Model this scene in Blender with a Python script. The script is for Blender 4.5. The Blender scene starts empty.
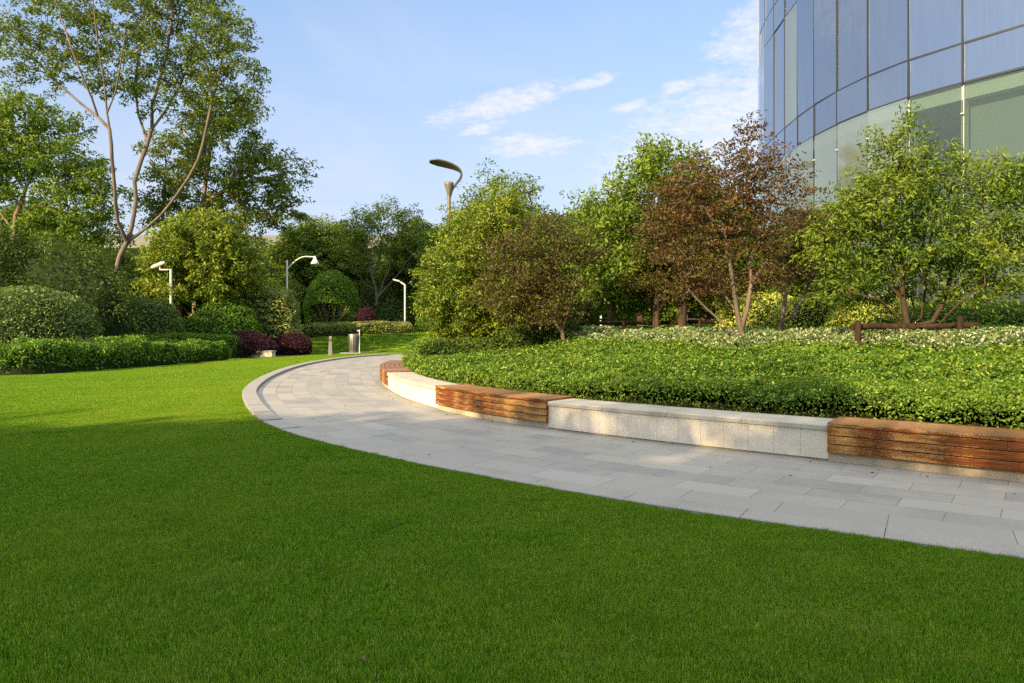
import bpy, math, random
import numpy as np
from mathutils import Vector, Matrix

random.seed(7); rng = np.random.default_rng(7)
D = bpy.data
scene = bpy.context.scene
COL = scene.collection
F = 682.67; HY = 328.0; EYE = 1.5

# ------------------------------------------------------------------ helpers
def P(px, py, d):
    """point seen in direction (px,py) standing d metres ahead of the eye"""
    return np.array([(px-512)/F*d, d, EYE+(HY-py)/F*d])
def G(px, py, z=0.0):
    d = F*(EYE-z)/(py-HY)
    return np.array([(px-512)/F*d, d])
def sstep(a, b, x):
    t = np.clip((np.asarray(x, float)-a)/(b-a), 0, 1); return t*t*(3-2*t)

def mesh_np(name, verts, faces, mats=(), smooth=False, uv=None, mi=None):
    """faces: (N,k) int array, all with k corners"""
    me = D.meshes.new(name)
    verts = np.asarray(verts, np.float32); faces = np.asarray(faces, np.int32)
    n, k = faces.shape
    me.vertices.add(len(verts)); me.vertices.foreach_set('co', verts.ravel())
    me.loops.add(n*k); me.loops.foreach_set('vertex_index', faces.ravel())
    me.polygons.add(n)
    me.polygons.foreach_set('loop_start', np.arange(n, dtype=np.int32)*k)
    me.polygons.foreach_set('loop_total', np.full(n, k, np.int32))
    if smooth: me.polygons.foreach_set('use_smooth', np.ones(n, bool))
    if mi is not None: me.polygons.foreach_set('material_index', np.asarray(mi, np.int32))
    for m in mats: me.materials.append(m)
    me.update(calc_edges=True)
    if uv is not None:
        l = me.uv_layers.new(name='UVMap'); l.data.foreach_set('uv', np.asarray(uv, np.float32)[faces.ravel()].ravel())
    me.validate()
    return me

def link(name, me, parent=None):
    o = D.objects.new(name, me); COL.objects.link(o)
    if parent is not None: o.parent = parent
    return o
def tag(o, label=None, cat=None, group=None, kind=None):
    if label: o['label'] = label
    if cat: o['category'] = cat
    if group: o['group'] = group
    if kind: o['kind'] = kind
    return o
def thing(name, label, cat, loc=(0,0,0), group=None):
    o = D.objects.new(name, None); COL.objects.link(o); o.location = loc
    o.empty_display_size = .3
    return tag(o, label, cat, group)

class MB:
    """collects quads/polys then links them as one mesh"""
    def __init__(s): s.v = []; s.f = []; s.m = []; s.uv = []; s.sm = []
    def add(s, vs, fs, m=0, uv=None, smooth=False):
        b = len(s.v); s.v += [tuple(map(float, v)) for v in vs]
        s.f += [tuple(i+b for i in f) for f in fs]; s.m += [m]*len(fs); s.sm += [smooth]*len(fs)
        s.uv += (list(uv) if uv is not None else [(v[0]+v[1], v[2]) for v in vs])
    def box(s, c, size, rz=0, m=0, rx=0, ry=0):
        R = Matrix.Rotation(rz, 3, 'Z') @ Matrix.Rotation(ry, 3, 'Y') @ Matrix.Rotation(rx, 3, 'X')
        vs = []
        for x in (-.5, .5):
            for y in (-.5, .5):
                for z in (-.5, .5):
                    vs.append(R @ Vector((x*size[0], y*size[1], z*size[2])) + Vector(c))
        s.add(vs, [(0,1,3,2),(4,6,7,5),(0,4,5,1),(2,3,7,6),(0,2,6,4),(1,5,7,3)], m)
    def tube(s, pts, rad, sides=8, m=0, cap=True):
        pts = [Vector(p) for p in pts]
        n = len(pts)
        if n < 2: return
        rad = list(rad) if hasattr(rad, '__len__') else [rad]*n
        vs = []; T = None; up = None
        for i in range(n):
            a = pts[max(0, i-1)]; b = pts[min(n-1, i+1)]
            t = (b-a)
            if t.length < 1e-9: t = Vector((0,0,1))
            t.normalize()
            if up is None:
                up = t.orthogonal().normalized()
            else:
                up = (up - t*up.dot(t))
                if up.length < 1e-6: up = t.orthogonal()
                up.normalize()
            w = t.cross(up)
            for k in range(sides):
                an = 2*math.pi*k/sides
                vs.append(pts[i]+(up*math.cos(an)+w*math.sin(an))*rad[i])
        fs = []
        for i in range(n-1):
            for k in range(sides):
                k2 = (k+1) % sides
                fs.append((i*sides+k, i*sides+k2, (i+1)*sides+k2, (i+1)*sides+k))
        s.add(vs, fs, m, smooth=True)
        if cap:
            s.add(vs[:sides], [tuple(range(sides))[::-1]], m); s.add(vs[-sides:], [tuple(range(sides))], m)
    def build(s, name, mats, parent=None, bevel=0):
        me = D.meshes.new(name)
        me.from_pydata(s.v, [], s.f)
        if not isinstance(mats, (list, tuple)): mats = [mats]
        for m in mats: me.materials.append(m)
        me.polygons.foreach_set('material_index', s.m)
        me.polygons.foreach_set('use_smooth', s.sm)
        l = me.uv_layers.new(name='UVMap')
        li = np.empty(len(me.loops), np.int32); me.loops.foreach_get('vertex_index', li)
        l.data.foreach_set('uv', np.asarray(s.uv, np.float32)[li].ravel())
        me.update()
        o = link(name, me, parent)
        if bevel:
            b = o.modifiers.new('bevel', 'BEVEL'); b.width = bevel; b.segments = 2; b.limit_method = 'ANGLE'; b.angle_limit = math.radians(50)
        return o

def lathe(mb, c, prof, sides=20, m=0):
    vs = []; c = Vector(c)
    for r, z in prof:
        for k in range(sides):
            a = 2*math.pi*k/sides; vs.append(c+Vector((r*math.cos(a), r*math.sin(a), z)))
    fs = []
    for i in range(len(prof)-1):
        for k in range(sides):
            k2 = (k+1) % sides; fs.append((i*sides+k, i*sides+k2, (i+1)*sides+k2, (i+1)*sides+k))
    mb.add(vs, fs, m, smooth=True)

# ------------------------------------------------------------------ materials
class NT:
    def __init__(s, mat): s.t = mat.node_tree; s.n = s.t.nodes; s.l = s.t.links
    def new(s, typ, **kw):
        nd = s.n.new(typ)
        for k, v in kw.items():
            if k.startswith('_'): setattr(nd, k[1:], v)
        return nd
    def link(s, a, b): s.l.new(a, b)
    def val(s, sock, v):
        if hasattr(v, 'links') or isinstance(v, bpy.types.NodeSocket): s.l.new(v, sock)
        else: sock.default_value = v
    def math(s, op, a, b=0.0, c=0.0, clamp=False):
        nd = s.n.new('ShaderNodeMath'); nd.operation = op; nd.use_clamp = clamp
        s.val(nd.inputs[0], a); s.val(nd.inputs[1], b); s.val(nd.inputs[2], c); return nd.outputs[0]
    def mix(s, f, a, b, typ='MIX'):
        nd = s.n.new('ShaderNodeMix'); nd.data_type = 'RGBA'; nd.blend_type = typ
        s.val(nd.inputs[0], f); s.val(nd.inputs[6], a); s.val(nd.inputs[7], b); return nd.outputs[2]
    def noise(s, vec, scale, detail=3, rough=.55, dist=0):
        nd = s.n.new('ShaderNodeTexNoise'); nd.inputs['Scale'].default_value = scale
        nd.inputs['Detail'].default_value = detail; nd.inputs['Roughness'].default_value = rough; nd.inputs['Distortion'].default_value = dist
        if vec is not None: s.l.new(vec, nd.inputs['Vector'])
        return nd.outputs['Fac']
    def mapr(s, v, a, b, c=0., d=1.):
        nd = s.n.new('ShaderNodeMapRange'); s.val(nd.inputs[0], v)
        for i, x in enumerate((a, b, c, d)): nd.inputs[i+1].default_value = x
        nd.clamp = True; return nd.outputs[0]
    def ramp(s, v, stops):
        nd = s.n.new('ShaderNodeValToRGB'); s.l.new(v, nd.inputs[0]); e = nd.color_ramp.elements
        while len(e) < len(stops): e.new(.5)
        for i, (p, c) in enumerate(stops): e[i].position = p; e[i].color = (*c, 1) if len(c) == 3 else c
        return nd.outputs[0]
    def bump(s, h, st, dist):
        nd = s.n.new('ShaderNodeBump'); nd.inputs['Strength'].default_value = st; nd.inputs['Distance'].default_value = dist
        s.l.new(h, nd.inputs['Height']); return nd.outputs[0]
    def coord(s, which='Object'):
        return s.n.new('ShaderNodeTexCoord').outputs[which]
    def pos(s): return s.n.new('ShaderNodeNewGeometry').outputs['Position']

def mat(name, rgb=(.5,.5,.5), rough=.6, metal=0, spec=.5):
    m = D.materials.new(name); m.use_nodes = True
    b = m.node_tree.nodes['Principled BSDF']
    b.inputs['Base Color'].default_value = (*rgb, 1); b.inputs['Roughness'].default_value = rough
    b.inputs['Metallic'].default_value = metal; b.inputs['Specular IOR Level'].default_value = spec
    return m
def bs(m): return m.node_tree.nodes['Principled BSDF']

def leaf_mat(name, stops, transl=.35, rough=.5, tcol=None, patch=1.2, patchcol=None, spec=.22):
    """stops: colours picked per leaf; patch: size of clumps of slightly other hue"""
    m = mat(name, (.1,.2,.05), rough, 0, spec); n = NT(m); b = bs(m)
    geo = n.new('ShaderNodeNewGeometry')
    r = geo.outputs['Random Per Island']
    c = n.ramp(r, stops)
    nz = n.noise(geo.outputs['Position'], patch, 2)
    pc = patchcol or tuple(min(1, x*k) for x, k in zip(stops[-1][1], (1.25, 1.1, .8)))
    c = n.mix(n.mapr(nz, .42, .72, 0, .6), c, (*pc, 1))
    n.link(c, b.inputs['Base Color'])
    tr = n.new('ShaderNodeBsdfTranslucent')
    tc = n.mix(.55, c, (*(tcol or (.25, .35, .03)), 1))
    n.link(tc, tr.inputs['Color'])
    mx = n.new('ShaderNodeMixShader'); mx.inputs[0].default_value = transl
    n.link(b.outputs[0], mx.inputs[1]); n.link(tr.outputs[0], mx.inputs[2])
    n.link(mx.outputs[0], n.n['Material Output'].inputs['Surface'])
    return m
def bark_mat(name, c1, c2, scale=6):
    m = mat(name, c1, .9, 0, .2); n = NT(m)
    v = n.new('ShaderNodeMapping'); n.link(n.pos(), v.inputs[0]); v.inputs['Scale'].default_value = (1, 1, .25)
    z = n.noise(v.outputs[0], scale, 5, .65)
    n.link(n.ramp(z, [(.3, c1), (.7, c2)]), bs(m).inputs['Base Color'])
    n.link(n.bump(z, .6, .02), bs(m).inputs['Normal'])
    return m

M = {}
M['leaf_tall'] = leaf_mat('leaf_tall', [(0,(.022,.05,.008)),(.5,(.07,.125,.016)),(1,(.17,.235,.04))], .26)
M['leaf_left'] = leaf_mat('leaf_left', [(0,(.025,.07,.008)),(.5,(.085,.17,.016)),(1,(.22,.33,.05))], .3)
M['leaf_mid'] = leaf_mat('leaf_mid', [(0,(.02,.055,.006)),(.5,(.07,.14,.013)),(1,(.21,.30,.045))], .3)
M['leaf_bright'] = leaf_mat('leaf_bright', [(0,(.025,.065,.006)),(.5,(.10,.175,.014)),(1,(.31,.38,.05))], .3)
M['leaf_dark'] = leaf_mat('leaf_dark', [(0,(.018,.05,.008)),(.6,(.05,.115,.014)),(1,(.16,.25,.05))], .25, spec=.4)
M['leaf_back'] = leaf_mat('leaf_back', [(0,(.02,.055,.007)),(.6,(.065,.13,.014)),(1,(.17,.25,.035))], .28)
M['leaf_deep'] = leaf_mat('leaf_deep', [(0,(.012,.035,.005)),(.6,(.03,.07,.010)),(1,(.085,.145,.02))], .2)
M['leaf_dome'] = leaf_mat('leaf_dome', [(0,(.02,.055,.010)),(.6,(.05,.115,.018)),(1,(.18,.27,.06))], .22, spec=.4)
M['leaf_hedge'] = leaf_mat('leaf_hedge', [(0,(.03,.10,.008)),(.6,(.09,.21,.015)),(1,(.27,.42,.05))], .3, patchcol=(.14,.3,.03))
M['leaf_bed'] = leaf_mat('leaf_bed', [(0,(.018,.065,.006)),(.5,(.06,.15,.012)),(.82,(.16,.28,.025)),(1,(.40,.47,.09))], .3, patch=1.0, patchcol=(.18,.29,.03))
M['leaf_white'] = leaf_mat('leaf_white', [(0,(.04,.10,.02)),(.5,(.12,.2,.05)),(.68,(.26,.33,.15)),(.85,(.45,.47,.32)),(1,(.60,.58,.46))], .25, patch=1.6, patchcol=(.2,.3,.1))
M['leaf_yellow'] = leaf_mat('leaf_yellow', [(0,(.14,.22,.03)),(.5,(.34,.44,.06)),(1,(.58,.62,.16))], .3)
M['leaf_varieg'] = leaf_mat('leaf_varieg', [(0,(.05,.11,.018)),(.55,(.14,.23,.04)),(1,(.42,.46,.18))], .25)
M['leaf_purple'] = leaf_mat('leaf_purple', [(0,(.025,.01,.016)),(.6,(.045,.016,.024)),(1,(.09,.03,.042))], .15, tcol=(.10,.02,.035), patchcol=(.06,.022,.03))
M['leaf_maple'] = leaf_mat('leaf_maple', [(0,(.016,.009,.005)),(.4,(.062,.031,.012)),(.7,(.135,.068,.019)),(1,(.18,.15,.035))], .28, tcol=(.22,.12,.03), patch=.9, patchcol=(.085,.095,.02))
M['leaf_olive'] = leaf_mat('leaf_olive', [(0,(.022,.022,.006)),(.5,(.072,.064,.014)),(.7,(.075,.10,.016)),(1,(.17,.20,.03))], .3, tcol=(.22,.2,.03), patch=.9, patchcol=(.085,.05,.018))
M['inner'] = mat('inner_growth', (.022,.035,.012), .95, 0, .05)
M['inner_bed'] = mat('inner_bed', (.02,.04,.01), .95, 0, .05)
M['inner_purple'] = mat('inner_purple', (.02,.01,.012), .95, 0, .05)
M['bark_warm'] = bark_mat('bark_warm', (.085,.07,.058), (.21,.17,.135), 3)
M['bark_grey'] = bark_mat('bark_grey', (.10,.075,.05), (.25,.19,.13), 5)
M['bark_dark'] = bark_mat('bark_dark', (.03,.021,.014), (.085,.06,.04), 6)
M['metal_white'] = mat('painted_white_metal', (.62,.62,.58), .4)
M['metal_grey'] = mat('brushed_grey_metal', (.2,.2,.19), .38, .5)
M['metal_dark'] = mat('dark_bronze_metal', (.055,.052,.045), .5, .2)
M['bronze'] = mat('grey_bronze_metal', (.16,.145,.115), .5, .2)
M['lens'] = mat('milky_lamp_glass', (.8,.8,.74), .25)

def stone_mat(name, c1, c2, speck=220, stain=.4, sc=(.5,.42,.3)):
    m = mat(name, c1, .75, 0, .3); n = NT(m); p = n.pos()
    a = n.noise(p, speck, 2, .7); b = n.noise(p, 2.2, 4)
    c = n.ramp(a, [(.35, c2), (.6, c1)])
    c = n.mix(n.mapr(b, .45, .75, 0, stain), c, (*sc, 1), 'MULTIPLY')
    mpz = n.new('ShaderNodeMapping'); n.link(p, mpz.inputs[0]); mpz.inputs['Scale'].default_value = (9, 9, .8)
    dr = n.noise(mpz.outputs[0], 1.6, 5, .7)
    c = n.mix(n.mapr(dr, .56, .8, 0, stain*.5), c, (.6,.55,.45,1), 'MULTIPLY')
    n.link(c, bs(m).inputs['Base Color']); n.link(n.bump(a, .25, .003), bs(m).inputs['Normal'])
    return m
M['granite'] = stone_mat('granite', (.74,.695,.58), (.53,.49,.41), 160, .55, (.74,.68,.56))
M['granite_cap'] = stone_mat('granite_cap', (.47,.45,.385), (.29,.28,.24), 160, .6, (.66,.62,.52))
M['kerb'] = stone_mat('kerb_stone', (.30,.297,.278), (.22,.217,.205), 120, .5, (.7,.68,.6))
M['plinth'] = stone_mat('plinth_stone', (.50,.43,.30), (.36,.31,.22), 120, .7, (.5,.45,.35))
M['concrete'] = stone_mat('concrete', (.20,.21,.21), (.15,.16,.16), 6, .5, (.7,.7,.7))
M['gap'] = mat('dirty_joint', (.11,.085,.055), .9)
M['soil'] = mat('soil', (.05,.035,.022), .95)

def wood():
    m = mat('weathered_wood', (.3,.12,.05), .55, 0, .22); n = NT(m)
    uv = n.coord('UV')
    mp = n.new('ShaderNodeMapping'); n.link(uv, mp.inputs[0]); mp.inputs['Scale'].default_value = (1.2, 22, 1)
    g = n.noise(mp.outputs[0], 3, 6, .65, .4)
    mp2 = n.new('ShaderNodeMapping'); n.link(uv, mp2.inputs[0]); mp2.inputs['Scale'].default_value = (.9, 4.5, 1)
    w = n.noise(mp2.outputs[0], 1.6, 5, .65)
    fine = n.noise(n.pos(), 60, 3)
    isl = n.new('ShaderNodeNewGeometry').outputs['Random Per Island']
    c = n.ramp(g, [(.28, (.035,.011,.004)), (.5, (.155,.046,.007)), (.75, (.33,.115,.013))])
    c = n.mix(n.mapr(isl, 0, 1, 0, .55), c, (.12,.036,.01,1))
    wear = n.math('ADD', n.math('MULTIPLY', w, .8), n.math('MULTIPLY', fine, .25))
    wz = n.mapr(wear, .50, .64, 0, .8)
    dk = n.noise(mp2.outputs[0], 3.3, 6, .7)
    c = n.mix(n.mapr(dk, .5, .68, 0, .75), c, (.05,.015,.007,1))
    c = n.mix(wz, c, (.50,.30,.10,1))
    # top faces are bleached by the weather
    nz = n.new('ShaderNodeSeparateXYZ'); n.link(n.new('ShaderNodeNewGeometry').outputs['Normal'], nz.inputs[0])
    c = n.mix(n.math('MULTIPLY', n.mapr(nz.outputs[2], .6, .9, 0, .75), n.mapr(w, .3, .6, .5, 1)), c, (.22,.135,.07,1))
    n.link(c, bs(m).inputs['Base Color']); n.link(n.bump(g, .35, .004), bs(m).inputs['Normal'])
    n.link(n.mapr(wz, 0, 1, .42, .75), bs(m).inputs['Roughness'])
    return m
M['wood'] = wood()
def log():
    return bark_mat('rough_timber', (.016,.010,.007), (.06,.036,.022), 12)
M['log'] = log()

def paving():
    m = mat('paving', (.4,.4,.4), .6, 0, .35); n = NT(m)
    uv = n.coord('UV')
    def brick(off, w, h):
        nd = n.new('ShaderNodeTexBrick'); n.link(uv, nd.inputs['Vector'])
        nd.offset = .5; nd.inputs['Scale'].default_value = 1; nd.inputs['Brick Width'].default_value = w; nd.inputs['Row Height'].default_value = h
        nd.inputs['Mortar Size'].default_value = .004; nd.inputs['Mortar Smooth'].default_value = .2; nd.inputs['Bias'].default_value = 0
        nd.inputs['Color1'].default_value = (0,0,0,1); nd.inputs['Color2'].default_value = (1,1,1,1); nd.inputs['Mortar'].default_value = (.5,.5,.5,1)
        return nd
    b = brick(.5, .72, .36)
    c = n.ramp(b.outputs['Color'], [(0, (.205,.212,.212)), (.35, (.252,.256,.248)), (.7, (.285,.284,.268)), (1, (.335,.328,.30))])
    p = n.pos()
    z = n.noise(p, 1.3, 4, .6); z2 = n.noise(p, 90, 2, .6)
    c = n.mix(n.mapr(z, .42, .62, 0, .55), c, (.335,.318,.265,1))  # warm patches: sunlit warmth painted into the slab colour
    c = n.mix(n.mapr(z2, .3, .7, .0, .3), c, (.16,.155,.145,1))
    z3 = n.noise(p, 4.5, 5, .7)
    c = n.mix(n.mapr(z3, .58, .75, 0, .35), c, (.19,.18,.165,1))
    st = n.noise(p, .7, 6, .7, .5)
    c = n.mix(n.mapr(st, .5, .7, 0, .45), c, (.2,.185,.16,1))
    sp_ = n.noise(p, 26, 2, .5); c = n.mix(n.mapr(sp_, .70, .76, 0, .6), c, (.12,.11,.1,1))
    c = n.mix(n.math('MULTIPLY', b.outputs['Fac'], .7), c, (.10,.09,.075,1))
    n.link(c, bs(m).inputs['Base Color'])
    h = n.math('SUBTRACT', n.math('MULTIPLY', z2, .15), b.outputs['Fac'])
    n.link(n.bump(h, .5, .004), bs(m).inputs['Normal'])
    n.link(n.mapr(z, .3, .7, .5, .75), bs(m).inputs['Roughness'])
    return m
M['paving'] = paving()
def border():
    m = mat('border_paving', (.3,.3,.3), .65); n = NT(m); uv = n.coord('UV')
    nd = n.new('ShaderNodeTexBrick'); n.link(uv, nd.inputs['Vector']); nd.offset = 0
    nd.inputs['Scale'].default_value = 1; nd.inputs['Brick Width'].default_value = .8; nd.inputs['Row Height'].default_value = 20; nd.inputs['Mortar Size'].default_value = .004
    nd.inputs['Color1'].default_value = (.24,.235,.22,1); nd.inputs['Color2'].default_value = (.31,.30,.28,1); nd.inputs['Mortar'].default_value = (.1,.1,.09,1)
    z2 = n.noise(n.pos(), 90, 2, .6)
    n.link(n.mix(n.mapr(z2, .3, .7, 0, .25), nd.outputs['Color'], (.18,.18,.18,1)), bs(m).inputs['Base Color'])
    return m
M['border'] = border()

def grass_mat(name, ground=False):
    m = mat(name, (.08,.2,.02), .8, 0, .05); n = NT(m); b = bs(m)
    geo = n.new('ShaderNodeNewGeometry'); p = geo.outputs['Position']
    big = n.noise(p, .22, 3); mid = n.noise(p, 1.6, 4, .6)
    if ground:
        f = n.noise(p, 120, 4, .7)
        c = n.ramp(f, [(.3, (.08,.18,.01)), (.7, (.19,.32,.02))])
    else:
        c = n.ramp(geo.outputs['Random Per Island'], [(0, (.02,.12,.003)), (.45, (.115,.325,.010)), (.85, (.28,.49,.035)), (.95, (.44,.60,.09)), (1, (.6,.55,.24))])
    c = n.mix(n.mapr(n.noise(p, .9, 5, .7), .52, .72, 0, .35), c, (.40,.42,.10,1))
    c = n.mix(n.mapr(big, .35, .65, 0, .5), c, (.30,.42,.035,1))
    c = n.mix(n.mapr(mid, .5, .7, 0, .3), c, (.05,.21,.006,1))
    n.link(c, b.inputs['Base Color'])
    if not ground:
        tr = n.new('ShaderNodeBsdfTranslucent'); n.link(n.mix(.5, c, (.28,.38,.025,1)), tr.inputs['Color'])
        mx = n.new('ShaderNodeMixShader'); mx.inputs[0].default_value = .35
        n.link(b.outputs[0], mx.inputs[1]); n.link(tr.outputs[0], mx.inputs[2])
        n.link(mx.outputs[0], n.n['Material Output'].inputs['Surface'])
    else:
        n.link(n.bump(n.noise(p, 60, 4, .7), .6, .03), b.inputs['Normal'])
    return m
M['grass'] = grass_mat('grass_blades'); M['ground'] = grass_mat('ground_turf', True)

# ------------------------------------------------------------------ plan curves
def catmull(pts, step=.15):
    pts = np.asarray(pts, float); e = np.vstack([2*pts[0]-pts[1], pts, 2*pts[-1]-pts[-2]]); out = []
    for i in range(1, len(e)-2):
        p0, p1, p2, p3 = e[i-1:i+3]; n = max(2, int(np.linalg.norm(p2-p1)/.05))
        for t in np.linspace(0, 1, n, endpoint=False):
            out.append(.5*((2*p1)+(-p0+p2)*t+(2*p0-5*p1+4*p2-p3)*t*t+(-p0+3*p1-3*p2+p3)*t**3))
    out.append(e[-2]); out = np.array(out)
    s = np.r_[0, np.cumsum(np.linalg.norm(np.diff(out, axis=0), axis=1))]
    q = np.arange(0, s[-1], step); q = np.r_[q, s[-1]]
    return np.c_[np.interp(q, s, out[:,0]), np.interp(q, s, out[:,1])]
def smooth_curve(c, k=9, it=3):
    for _ in range(it):
        p = np.pad(c, ((k//2, k//2), (0,0)), 'edge'); c2 = np.stack([np.convolve(p[:,i], np.ones(k)/k, 'valid') for i in (0,1)], 1)
        c2[0] = c[0]; c2[-1] = c[-1]; c = c2
    return c
def arclen(c): return np.r_[0, np.cumsum(np.linalg.norm(np.diff(c, axis=0), axis=1))]
def normals2(c):
    t = np.gradient(c, axis=0); t /= np.linalg.norm(t, axis=1)[:,None]; return np.c_[t[:,1], -t[:,0]]   # right-hand side of travel
def dist_poly(pts, c):
    """distance of pts to the polyline c"""
    best = np.full(len(pts), 1e9)
    for a, b in zip(c[:-1], c[1:]):
        ab = b-a; t = np.clip(((pts-a)@ab)/max(1e-12, ab@ab), 0, 1); d = np.linalg.norm(pts-(a+t[:,None]*ab), axis=1); best = np.minimum(best, d)
    return best
def inside(pts, poly):
    x, y = pts[:,0], pts[:,1]; r = np.zeros(len(pts), bool); n = len(poly)
    for i in range(n):
        x1, y1 = poly[i]; x2, y2 = poly[(i+1) % n]
        if y1 == y2: continue
        c = ((y1 > y) != (y2 > y)) & (x < (x2-x1)*(y-y1)/(y2-y1)+x1); r ^= c
    return r

# lawn edge of the path, from the near right to the far end (travelling away)
Lc = smooth_curve(catmull([(11.5,-.6),(8.3,1.35),(5.6,3.0),(3.45,4.37),(2.45,4.97),(1.5,5.56),(.78,6.05),(-.57,7.14),(-1.49,7.95),(-2.8,9.3),(-3.65,10.35),(-4.55,11.9),(-5.6,14.2),
        (-6.4,16.3),(-7.45,20.3),(-8.35,25.5),(-8.6,30),(-8.3,34),(-7.2,37.5),(-4.8,40.5),(-1,42.5),(4,43.5),(10,43.5)]))
# foot of the planter wall
Rc = smooth_curve(catmull([(13.5,.2),(10.4,2.4),(7.3,4.75),(4.95,6.61),(3.5,7.72),(2.3,8.63),(.49,10.14),(-.55,11.3),(-1.37,12.55),(-2.35,14.6),(-3.07,16.75),(-3.62,18.8),(-3.92,20.8),(-3.95,23),
        (-3.6,26),(-2.6,29.5),(-.8,32.5),(3,34.5),(10,35)]))
sR = arclen(Rc)
def s_at(x, y): return sR[np.argmin(np.linalg.norm(Rc-np.array([x,y]), axis=1))]
S_far_end = s_at(-3.93, 22.4); S_far0 = s_at(-3.07,16.75); S_mid1 = s_at(-1.37,12.55); S_mid0 = s_at(.49,10.14); S_near1 = s_at(3.5,7.72); S_near0 = S_near1-3.3; S_start = .5

BW = .62  # depth of the seat wall
nR = normals2(Rc)
Bfront = Rc + nR*BW                       # bed edge behind the seat wall
kfar = np.searchsorted(sR, S_far_end)
blend = sstep(S_far_end-1.2, S_far_end+1.5, sR)[:,None]
Bfront = Rc + nR*(BW*(1-blend)+.12*blend)
bed_poly = np.vstack([Bfront[:np.searchsorted(sR, s_at(-.8,32.5))], [(2,32.6),(7,29),(10.5,24),(11.6,20),(13,17.6),(17,14.5),(24,11),(24,0),(14.5,0)]])
Bpl = Bfront[:np.searchsorted(sR, s_at(-.8,32.5))]

def terrain(x, y):
    x = np.asarray(x, float); y = np.asarray(y, float)
    a = 40.8 - 18*sstep(-1, 7, x)
    left = sstep(-9, -14, x)      # behind the left hedges the ground lies a little higher, too
    z = 1.22*sstep(a, a+11, y)
    return np.where(y > -5, z, 0)
def bedz(x, y):
    p = np.c_[np.ravel(x), np.ravel(y)]
    t = dist_poly(p, Bpl[::4])
    z = .36 + .62*sstep(0, 4.7, t) + .20*sstep(4, 12, t)
    return z, t

# ground sheet
def ground():
    xs = np.unique(np.r_[-700,-400,-200,-120,-80, np.arange(-60,60.1,1.0), 80,120,200,400,700]); ys = np.unique(np.r_[-500,-200,-100,-60,-40, np.arange(-20,90.1,1.0), 110,150,250,450,900])
    X, Y = np.meshgrid(xs, ys); Z = terrain(X, Y) - .035
    nx, ny = len(xs), len(ys); i = np.arange(nx*ny).reshape(ny, nx)
    f = np.stack([i[:-1,:-1], i[:-1,1:], i[1:,1:], i[1:,:-1]], -1).reshape(-1,4)
    o = link('ground', mesh_np('ground', np.c_[X.ravel(),Y.ravel(),Z.ravel()], f, [M['ground']], True)); tag(o, kind='structure')
ground()

def strip(name, A, B, zf, m, kind='structure', cols=8, uvscale=1):
    """sheet between two polylines with the same number of points"""
    n = len(A); s = arclen((A+B)/2); vs = []; uv = []
    for j in range(cols+1):
        t = j/cols; c = A*(1-t)+B*t
        vs.append(np.c_[c, zf(c[:,0], c[:,1])]); w = np.linalg.norm(B-A, axis=1)
        uv.append(np.c_[s, t*w])
    vs = np.concatenate(vs); uv = np.concatenate(uv); i = np.arange((cols+1)*n).reshape(cols+1, n)
    f = np.stack([i[:-1,:-1], i[1:,:-1], i[1:,1:], i[:-1,1:]], -1).reshape(-1,4)
    o = link(name, mesh_np(name, vs, f, [m], False, uv)); tag(o, kind=kind); return o
def resample(c, n):
    s = arclen(c); q = np.linspace(0, s[-1], n); return np.c_[np.interp(q, s, c[:,0]), np.interp(q, s, c[:,1])]
nL = normals2(Lc)
KW = .30
L1 = Lc + nL*KW; L2 = Lc + nL*(KW+.42)
# pair every point of the lawn edge with the facing point of the wall foot
def facing(A, B):
    n = 240; a = resample(A, n)
    # monotone match by nearest point
    idx = [int(np.argmin(np.linalg.norm(B-p, axis=1))) for p in a]; idx = np.maximum.accumulate(idx)
    k = 15; idx = np.convolve(np.pad(idx, k//2, 'edge'), np.ones(k)/k, 'valid'); q = np.arange(len(B))
    return a, np.c_[np.interp(idx, q, B[:,0]), np.interp(idx, q, B[:,1])]
a2, b2 = facing(L2, Rc + nR*.56)
zpath = lambda x, y: terrain(x, y) + .0
strip('path', a2, b2, zpath, M['paving'], cols=10)
strip('path_border', L1+nL*.004, L2-nL*.004, lambda x,y: terrain(x,y)+.003, M['border'], cols=1)
# joint line under both (bedding)
strip('path_bedding', Lc+nL*.02, Lc+nL*1.2, lambda x,y: terrain(x,y)-.012, M['gap'], cols=1)

def sweep(mb, c, nrm, s, s0, s1, prof, m=0, zf=None, gap=0, flat=True):
    """solid swept along curve c between arc lengths s0..s1; prof = [(offset, z)] closed, counter-clockwise"""
    s0 += gap/2; s1 -= gap/2
    q = np.linspace(s0, s1, max(2, int((s1-s0)/.18)+1))
    px = np.c_[np.interp(q, s, c[:,0]), np.interp(q, s, c[:,1])]; pn = np.c_[np.interp(q, s, nrm[:,0]), np.interp(q, s, nrm[:,1])]
    k = len(prof); per = np.r_[0, np.cumsum([math.dist(prof[i], prof[(i+1) % k]) for i in range(k)])]
    for j in range(k):   # every face strip keeps its own verts so UVs stay clean
        (o1, z1), (o2, z2) = prof[j], prof[(j+1) % k]
        vs = []; uv = []
        for i in range(len(q)):
            zz = zf(q[i]) if zf else 0
            vs += [(*(px[i]+pn[i]*o1), z1+zz), (*(px[i]+pn[i]*o2), z2+zz)]; uv += [(q[i], per[j]), (q[i], per[j+1])]
        mb.add(vs, [(2*i, 2*i+1, 2*i+3, 2*i+2) for i in range(len(q)-1)], m, uv)
    for i, rev in ((0, True), (len(q)-1, False)):
        zz = zf(q[i]) if zf else 0
        vs = [(*(px[i]+pn[i]*o), z+zz) for o, z in prof]; f = tuple(range(k))
        mb.add(vs, [f[::-1] if rev else f], m, [(o, z) for o, z in prof])

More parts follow.
